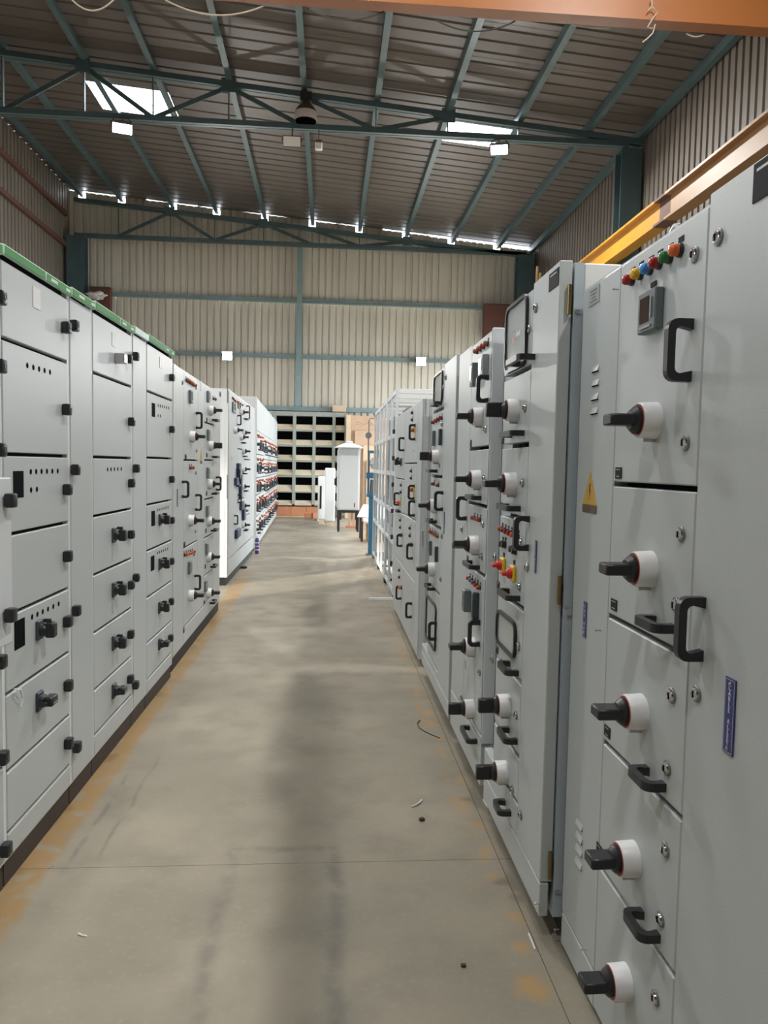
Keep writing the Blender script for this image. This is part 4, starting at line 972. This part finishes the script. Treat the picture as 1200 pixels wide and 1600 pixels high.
# ---- left row, third block
def left_three():
    c = Cab('control_panel', 'tall pale panel standing forward in the left row with dark bow handles and navy strips', +1, -1.24, 9.33, 12.6, 0.0, top=2.45, foot=0.1, rec=0.04, fr=0.008, frame=0.03, foot_mat='plinth_black', foot_in=0.02, depth=0.7, body='panel_white')
    W = c.W; ys = [0.06, 0.95, 1.75, 2.6, W-0.01]
    c.door(0.06, ys[1], 0.32, 2.44, name='cable_door', m='panel_grey')
    for a, b, n in ((ys[1], ys[2], 3), (ys[2], ys[3], 5)): c.column(a+0.004, b-0.004, [0.32+(2.44-0.32)*i/n for i in range(n+1)], gap=0.016)
    c.door(ys[3]+0.004, W-0.01, 0.32, 2.44, name='edge_panel'); c.door(0.06, W-0.01, 0.105, 0.31, name='base_strip')
    for px, a, b in ((371, 649, 664), (369, 733, 752), (366, 805, 819.5), (371.5, 773, 785), (385, 634, 655)): c.vhandle(px, a, b)
    for px, py in ((369, 672), (378, 644), (381, 676), (378, 683), (381, 705), (381, 733), (380, 760), (380.5, 790), (380.5, 820)): c.rotary(px, py, 0, 1.0)
    for xa, ya, xb, yb in ((379, 655, 385, 655), (376, 692, 380, 692), (378, 713, 383, 713), (378, 740, 382, 740), (379, 767, 384, 767), (379, 798, 384, 798), (379, 828, 384, 828)): c.hhandle(xa, ya, xb, yb, 0.06)
    c.lamps(364, 622, 369, 628, 'raro'); c.meter(366, 637, 0.13, w=0.3); c.lamps(372, 628, 379, 633, 'aaa'); c.window(371, 628, 375, 640)
    for px, py, w, h in ((371, 742, 0.22, 0.32), (369.5, 752, 0.5, 0.1), (374, 761, 0.14, 0.34), (376, 790, 0.3, 0.12), (379, 800, 0.2, 0.24), (369.5, 833, 0.4, 0.12)):
        MB().bbox(0.002, 0.04, -w/2, w/2, -h/2, h/2, 0.006).build('navy_strip', 'navy_plastic', c.t, loc=c.at(px, py))
    for py in (612, 760): c.hinge(358, py, 0.3, -0.01, 'meter_grey')
    c.plate(363, 716, 0.2, 0.05, 'label_silver', lines=0)
left_three()

# ---- left row, far block packed with orange lamps
def left_far():
    y0 = 13.05; labs = ('nearest section of the far left panel row packed with orange lamps', 'second section of the far left panel row packed with orange lamps', 'third section of the far left panel row packed with orange lamps', 'farthest section of the far left panel row, against the black pigeonholes')
    rnd = random.Random(3)
    for k in range(4):
        L = 2.1; ang = 0.026; ya = y0+k*L
        c = Cab('control_panel', labs[k], +1, -1.25-math.tan(ang)*(k*L), ya, ya+L-0.01, ang, top=2.69+0.015*k, foot=0.05, rec=0.04, fr=0.01, frame=0.03, foot_in=0.05, depth=0.75, body='panel_white', group='far left panels with orange lamps')
        W = c.W
        c.door(0.03, W-0.03, 2.12, c.top-0.01, name='top_panel'); c.door(0.03, W-0.03, 0.06, 0.2, name='base_strip')
        n = 3; rows = [0.2, 0.55, 0.9, 1.27, 1.62, 2.12] if k else [0.2, 0.6, 0.98, 1.28, 1.7, 2.12]
        for j in range(n):
            a = 0.03+(W-0.06)*j/n; b = 0.03+(W-0.06)*(j+1)/n
            c.column(a+0.004, b-0.004, rows, gap=0.014)
            for z0, z1 in zip(rows[:-1], rows[1:]):
                h = z1-z0; yc = (a+b)/2
                cols = rnd.choice(('oao', 'oa', 'aoo', 'oo', 'ooa'))
                for i, q in enumerate(cols):
                    for zz in ((0.78, 0.6) if rnd.random() < 0.55 else (0.76,)):
                        bse = putc('pilot_lamp', 'pilot_lamp', lambda: MB(), 'black_plastic', c.t, (0, a+0.12+0.13*i+rnd.uniform(-0.03, 0.03), z0+h*zz+rnd.uniform(-0.02, 0.02)), None, True); bse.scale = (1.25, 1.25, 1.2)
                        putc('lens', 'lens', lambda: MB().lathe([(0.009, 0.0128), (0.02, 0.0128), (0.025, 0.010), (0.027, 0.005), (0.0275, 0.0)], 16), LENS[q], bse, (0, 0, 0), None, True)
                putc('pull_handle', 'pull_handle0.160_0.060', lambda: pull_mesh(0.16, 0.06), 'black_plastic', c.t, (0, yc+0.12, z0+h*0.2), (math.pi/2, 0, 0))
                r = rnd.random()
                if r < 0.55:
                    mm = putc('meter', 'far_meter', lambda: MB().bbox(0, 0.04, -0.065, 0.065, -0.065, 0.065, 0.004), 'charcoal_plastic', c.t, (0, a+0.16, z0+h*0.4))
                    putc('display', 'far_display', lambda: MB().box(0.0402, 0.041, -0.045, 0.045, -0.02, 0.045), 'display_green', mm, (0, 0, 0))
                else:
                    bb = putc('push_button', 'far_button', lambda: MB().lathe([(0, 0.03), (0.02, 0.03), (0.05, 0.02), (0.05, 0)], 12), 'black_plastic', c.t, (0, a+0.16, z0+h*0.42))
                if rnd.random() < 0.3: putc('pull_handle', 'pull_handle0.150', lambda: pull_mesh(0.15), 'black_plastic', c.t, (0, b-0.06, z0+h*0.5))
left_far()

# ------------------------------------------------------------------ far end of the hall
def pigeonholes():
    Y = 21.95; t = empty('pigeonhole_rack', (0, Y, 0)); tag(t, 'tall grey rack of black pigeonholes with cream ledges at the far end', 'rack')
    xs = [-2.6, -1.92, -1.27, -0.97, -0.5, 0.02, 0.5]
    xe = [at_y(p, 660, Y).x for p in (432, 460, 491, 522, 541)]
    xs = [xe[0]-1.35, xe[0]-0.7, xe[0]-0.06] + xe[1:]
    zr = [(at_y(470, a, Y).z, at_y(470, b, Y).z, at_y(470, cc, Y).z) for a, b, cc in ((650, 663, 671), (674, 687, 695), (698, 711, 719), (722, 734, 742), (746, 758, 768), (770, 782, 789))]
    for i, x in enumerate(xs):
        MB().bbox(x-0.045, x+0.045, -0.02, 0.36, 0.361, 3.08, 0.004).build('post', 'rack_grey', t)
    MB().box(xs[0]-0.04, xs[-1]+0.04, 0.3605, 0.375, 0.36, 3.08).build('back_sheet', 'hole_black', t)
    for j in range(len(xs)-1):
        a, b = xs[j]+0.0455, xs[j+1]-0.0455
        MB().bbox(a, b, -0.015, 0.35, zr[0][0], 3.08, 0.004).build('top_beam', 'rack_grey', t)
        for k, (z0, z1, z2) in enumerate(zr):
            nxt = zr[k+1][0] if k < 5 else 0.372
            # cream sloping ledge under each opening, grey beam below it
            MB().prism([(-0.03, z2), (0.08, z1), (0.12, z1-0.01), (0.0, z2-0.02)], a, b).build('cream_ledge', 'cream_ledge', t)
            MB().bbox(a, b, -0.01, 0.3, nxt+0.0005, z2-0.021, 0.003).build('shelf_beam', 'rack_grey', t)
            if True: MB().box(a, b, 0.31, 0.35, nxt, z0).build('opening', 'hole_black', t)
    # brick kerb below
    k = empty('brick_kerb', (0, Y, 0)); tag(k, 'low orange brick kerb under the pigeonhole rack', 'kerb')
    x = xs[0]
    while x < 0.2:
        w = min(0.45, 0.2-x)
        MB().bbox(x+0.004, x+w-0.004, -0.12, 0.3, 0.02, 0.295, 0.006).build('brick', 'brick_orange', k); x += 0.45
    MB().bbox(xs[0], 0.2, -0.25, 0.3, 0, 0.0195, 0.004).build('kerb_base', 'cream_ledge', k)
pigeonholes()

def far_things():
    # cardboard faced boards standing by the end wall
    p0 = at_y(541, 652, 21.7); p1 = at_y(600, 652, 21.7)
    t = empty('board_stack', (p0.x, 21.6, 0)); tag(t, 'tall tan plywood boards leaning by the rack at the far end', 'boards')
    w = p1.x-p0.x
    rnd = random.Random(5)
    for i, (a, b, z0, z1, d, m) in enumerate(((0.0, 0.14, 0, 3.0, 0.0, 'plywood_pale'), (0.15, 1.25, 0, 2.98, 0.03, 'plywood'), (0.25, 1.3, 0.0, 2.55, -0.05, 'plywood'), (0.5, 1.35, 0.0, 2.12, -0.12, 'plywood_pale'), (0.6, 1.4, 0, 1.7, -0.2, 'plywood'))):
        MB().bbox(a, b, d, d+0.028, z0, z1, 0.004).build('board', m, t)
    for z in (2.78, 2.72): MB().tube([(0.3+0.08*i, 0.02+0.0*i, z+0.03*math.sin(i*1.7)) for i in range(9)], 0.012, 5).build('wrapping_fold', 'plywood_pale', t, True)
    b = at_y(531, 640, 22.2)
    t = empty('junction_box', (b.x-0.02, 22.27, b.z+0.03)); MB().bbox(-0.2, 0.2, -0.1, 0.03, -0.1, 0.1, 0.01).build('box_body', 'plywood_pale', t); MB().tube([(0.05, -0.03, 0.1), (0.06, -0.02, 0.25), (0.1, 0, 0.3)], 0.015).build('pipe', 'plywood', t)
    tag(t, 'small cream junction box on the girt above the rack', 'box')
    # white kiosk on legs with a pyramid roof
    Y = 17.1; a = at_y(527.5, 797, Y); c = at_y(561, 797, Y); top = at_y(530, 699, Y).z; d = 0.62
    t = empty('outdoor_kiosk', ((a.x+c.x)/2, Y, 0)); w = (c.x-a.x)/2
    zb = a.z
    MB().bbox(-w, w, 0.0, d, zb, top, 0.006).build('body', 'panel_light', t)
    MB().bbox(-w+0.03, w-0.03, -0.018, -0.0005, zb+0.03, top-0.04, 0.004).build('door', 'panel_light', t)
    MB().box(-w-0.02, -w-0.0005, 0.12, 0.5, zb+0.05, top-0.05).build('side_cover', 'panel_white', t)
    m = MB(); e = 0.1; z = top+0.0005
    m.add([(-w-e, -e, z), (w+e, -e, z), (w+e, d+e, z), (-w-e, d+e, z), (-0.1, d/2-0.08, z+0.11), (0.1, d/2-0.08, z+0.11), (0.1, d/2+0.08, z+0.11), (-0.1, d/2+0.08, z+0.11)], [(3, 2, 1, 0), (4, 5, 6, 7), (0, 1, 5, 4), (1, 2, 6, 5), (2, 3, 7, 6), (3, 0, 4, 7)])
    rf = m.build('roof', 'panel_white', t); MB().bbox(-0.08, 0.08, d/2-0.06, d/2+0.06, z+0.1105, z+0.16, 0.01).build('roof_cap', 'panel_white', rf)
    MB().box(-w, w, 0.0, d, zb-0.06, zb-0.0005).build('base_frame', 'plinth_black', t)
    for x in (-w, w-0.05):
        for y in (0, d-0.05): MB().box(x, x+0.05, y, y+0.05, 0, zb-0.0605).build('leg', 'plinth_black', t)
    for x, s in ((-w+0.05, 1), (w-0.05, -1)): MB().prism([(0.002, zb-0.061), (0.045, zb-0.061), (0.045, zb-0.22), (0.002, zb-0.22)], x-0.001 if s > 0 else x-0.04, x+0.04 if s > 0 else x+0.001).build('brace', 'plinth_black', t)
    MB().tube([(-w-0.021, 0.2, 1.25), (-w-0.07, 0.2, 1.22), (-w-0.07, 0.2, 1.08), (-w-0.021, 0.2, 1.05)], 0.014).build('handle', 'black_plastic', t, True)
    MB().box(w-0.12, w-0.1, -0.021, -0.0185, zb+0.07, zb+0.17).build('mark', 'plate_black', t)
    tag(t, 'white outdoor kiosk cabinet with a pyramid roof on black legs', 'cabinet')
    # white stacked panels left of the kiosk
    def slab(px0, py0, px1, py1, Y, dep, lab, m='panel_white', face=None):
        p = at_y(px0, py0, Y); q = at_y(px1, py1, Y); tt = empty('white_enclosure', (p.x, Y, 0))
        MB().bbox(0, q.x-p.x, 0, dep, 0.12, p.z, 0.02).build('sheet', m, tt)
        MB().bbox(0.03, q.x-p.x-0.03, 0.02, dep-0.02, 0, 0.119, 0.005).build('foot_board', 'plywood_pale', tt)
        if face: MB().box(face[0], face[1], -0.012, -0.0005, 0.4, p.z-0.25).build('dark_slot', 'plinth_black', tt)
        tag(tt, lab, 'panel', 'white panels beside the kiosk')
    slab(508, 731, 523, 803, 18.6, 0.18, 'plain white panel with rounded top corners left of the kiosk')
    slab(497, 744, 508, 800, 19.3, 0.3, 'shorter white unit with dark slots standing left of the plain white panel', 'panel_white', (0.05, 0.1))
    # pallet in front of the white panels
    p = at_floor(496, 814); t = empty('wooden_pallet', (p.x, p.y, 0)); w = at_floor(521, 814).x-p.x
    MB().bbox(0, w, 0, 0.6, 0.16, 0.19, 0.004).build('deck_board', 'plywood_pale', t)
    for i in range(3): MB().bbox(w*0.45*i, w*0.45*i+0.1*w, 0.01, 0.59, 0.0, 0.159, 0.004).build('block', 'panel_white', t)
    MB().bbox(w*0.25, w*0.75, 0.2, 0.5, 0.0, 0.1, 0.01).build('dark_bundle', 'charcoal_plastic', t)
    tag(t, 'small low pallet with a tan deck left of the kiosk', 'pallet')
    for px, py, r in ((481, 803, 0), (493, 802, 0.3)):
        q = at_y(px, py, 21.35); o = MB().bbox(-0.1, 0.1, -0.06, 0.06, 0, 0.16, 0.012).build('loose_brick', 'brick_orange', None, False, (q.x, q.y, 0), (0, 0, r)); tag(o, 'loose orange brick on the floor at the far end, ' + ('left' if r == 0 else 'right') + ' of the pair', 'brick', 'loose bricks')
    # table with white sheet, crates below
    p = at_floor(556, 829); t = empty('low_table', (p.x-0.02, 14.9, 0)); tag(t, 'low dark-legged table draped with a white sheet beside the blue machine', 'table')
    m = MB(); m.add([(-0.06, -0.05, 0.50), (1.0, -0.15, 0.42), (1.0, 0.8, 0.66), (0.1, 0.8, 0.70), (-0.06, -0.05, 0.515), (1.0, -0.15, 0.435), (1.0, 0.8, 0.675), (0.1, 0.8, 0.715)], [(3, 2, 1, 0), (4, 5, 6, 7), (0, 1, 5, 4), (1, 2, 6, 5), (2, 3, 7, 6), (3, 0, 4, 7)])
    m.build('white_sheet', 'paper_white', t)
    m = MB(); m.add([(0.06, -0.18, 0.43), (1.0, -0.24, 0.33), (1.0, -0.151, 0.42), (0.06, -0.06, 0.49)], [(0, 1, 2, 3)]); m.build('sheet_flap', 'paper_white', t)
    for x in (0.02, 0.92):
        for y in (0.05, 0.7): MB().box(x, x+0.05, y, y+0.05, 0, 0.41 if y < 0.5 else 0.6).build('leg', 'lamp_brown', t)
    for i, (y, z0, z1, mm) in enumerate(((0.12, 0.16, 0.36, 'plywood'), (0.1, 0.0, 0.155, 'wood_strip'))):
        p_ = empty('wooden_crate', (t.location.x+0.14, 14.9+y, z0)); h = z1-z0
        for j in range(2): MB().bbox(0, 0.7, 0.0, 0.4, j*h/2+0.002, (j+1)*h/2-0.002, 0.004).build('plank', mm, p_)
        tag(p_, ('upper tan wooden crate under the white sheet', 'lower yellow-brown wooden crate on the floor under the table')[i], 'crate')
    # wooden offcuts against the kiosk
    p = at_y(548, 815, 18.3); t = empty('wooden_stand', (0.5, 18.2, 0)); tag(t, 'upright tan wooden stand seen between the kiosk legs', 'stand')
    for x in (0, 0.12): MB().bbox(x, x+0.06, 0, 0.05, 0.05, 0.55, 0.003).build('slat', 'plywood', t)
    MB().bbox(-0.05, 0.25, -0.05, 0.1, 0, 0.0495, 0.003).build('base_board', 'brick_orange', t)
    # blue machine
    p = at_floor(580, 861); t = empty('blue_press', (0.765, 12.75, 0)); tag(t, 'blue steel press stand with a long pipe lever by the right row', 'machine')
    MB().bbox(-0.06, 0.06, -0.06, 0.06, 0, 1.0, 0.008).build('column', 'machine_blue', t)
    MB().bbox(-0.1, 0.1, -0.12, 0.12, 0, 0.02, 0.004).build('base_plate', 'steel_dull', t)
    MB().bbox(-0.1, 0.11, -0.1, 0.1, 1.0005, 1.06, 0.006).build('table', 'machine_blue', t)
    for x in (-0.09, 0.06): MB().bbox(x, x+0.035, -0.03, 0.03, 1.0605, 1.75, 0.004).build('post', 'machine_blue', t)
    MB().bbox(-0.115, 0.12, -0.06, 0.06, 1.32, 1.42, 0.006).build('crosshead', 'machine_blue', t, loc=(0, -0.04, 0))
    MB().bbox(-0.095, 0.11, -0.04, 0.04, 1.7505, 1.8, 0.006).build('top_beam', 'machine_blue', t)
    MB().lathe([(1.0605, 0.07), (1.3, 0.06), (1.3, 0.0)], 14, 'Z', (0.02, 0.02, 0)).build('ram', 'steel_dull', t, True)
    MB().tube([(-0.085, -0.09, 1.45), (-0.09, -0.09, 2.0)], 0.012).build('lever', 'steel_dull', t, True)
    MB().lathe([(-0.03, 0), (-0.03, 0.055), (0.03, 0.055), (0.03, 0)], 16, 'Y', (-0.09, -0.09, 2.05)).build('gauge', 'steel_dull', t, True)
    MB().tube([(-0.085, -0.09, 2.1), (-0.085, -0.09, 2.3), (-0.06, -0.09, 2.34), (0.2, -0.09, 2.34)], 0.01).build('pipe', 'steel_dull', t, True)
    q = t.location
    bm = MB().lathe([(-0.1, 0), (-0.09, 0.06), (0.0, 0.1), (0.09, 0.07), (0.12, 0)], 14, 'Z').build('plastic_bundle', 'paper_white', t, True, (0.04, 0.0, 1.57))
    bm['label'] = 'white plastic bundle stuffed into the press'
far_things()

# ------------------------------------------------------------------ things lying on the floor
def floor_bits():
    p = at_floor(388.5, 868); t = empty('spray_can', (-1.19, 12.7, 0)); tag(t, 'purple spray can with white cap standing by the left row', 'can')
    MB().lathe([(0, 0.0), (0, 0.036), (0.24, 0.036), (0.27, 0.02), (0.27, 0)], 18, 'Z').build('can_body', 'purple_label', t, True)
    MB().lathe([(0.2705, 0.018), (0.31, 0.018), (0.315, 0)], 14, 'Z').build('cap', 'white_plastic', t, True)
    for z in (0.06, 0.12, 0.18): MB().lathe([(z, 0.0365), (z+0.018, 0.0365)], 18, 'Z').build('label_band', 'label_white', t, True)
    a = at_floor(576, 938); b = at_floor(613, 938)
    tag(MB().beam((a.x, a.y, 0.016), (b.x+0.01, b.y, 0.016), 0.05, 0.03).build('white_batten', 'panel_white'), 'white batten lying across the floor beside the open frames', 'batten')
    def wire(pts, r, m, lab, name='wire_offcut'):
        q = [at_floor(x, y) + Vector((0, 0, r*1.02)) for x, y in pts]
        tag(MB().tube(q, r, 6).build(name, m, None, True), lab, 'wire', 'wire offcuts on the floor')
    wire(((656, 1126), (652, 1131), (655, 1138), (664, 1144), (675, 1149), (687, 1154)), 0.003, 'cable_dark', 'long dark curved wire on the floor near the right panels')
    wire(((643, 1262), (650, 1259), (656, 1255), (659, 1251)), 0.004, 'paper_white', 'short white curled wire on the floor in mid aisle')
    wire(((122, 1460), (129, 1463), (136, 1464)), 0.003, 'paper_white', 'tiny white scrap on the floor at lower left')
    wire(((76, 1358), (80, 1355), (83, 1352)), 0.003, 'cable_pale', 'straw coloured scrap beside the yellow line')
    wire(((755, 1250), (759, 1258), (763, 1263)), 0.004, 'paper_white', 'white scrap under the edge of the tall windowed panel')
    wire(((826, 1460), (831, 1472), (836, 1485)), 0.003, 'paper_white', 'white sliver on the floor at lower right')
    wire(((663, 985), (667, 990), (671, 998)), 0.008, 'cable_dark', 'dark scrap on the floor by the far right panels')
    q = at_floor(659, 1282); tag(MB().bbox(-0.012, 0.012, -0.009, 0.009, 0, 0.012, 0.003).build('dark_pebble', 'plinth_brown', None, False, (q.x, q.y, 0), (0, 0, 0.4)), 'dark brown crumb on the floor below the white wire', 'debris')
    q = at_floor(724, 1510); tag(MB().bbox(-0.008, 0.008, -0.006, 0.006, 0, 0.008, 0.002).build('dark_pebble', 'plinth_brown', None, False, (q.x, q.y, 0)), 'tiny dark crumb on the floor at lower right', 'debris')
    q = at_floor(375, 888); tag(MB().bbox(-0.04, 0.05, -0.03, 0.03, 0, 0.03, 0.006).build('dark_block', 'plinth_black', None, False, (q.x+0.05, q.y, 0)), 'small dark block on the floor by the forward panel', 'debris')
    # pale sticks leaning in the corner above the panel
    p = at_y(835, 470, 12.0); q = at_y(838, 416, 12.0)
    t = empty('wooden_batten', (p.x, 12.0, 0)); tag(t, 'pale wooden battens standing upright behind the windowed panel', 'batten')
    for dx in (0, 0.05): MB().beam((dx, 0, 0.0), (dx+0.03, 0, q.z-dx*2), 0.03, 0.03).build('stick', 'wood_strip', t)
floor_bits()
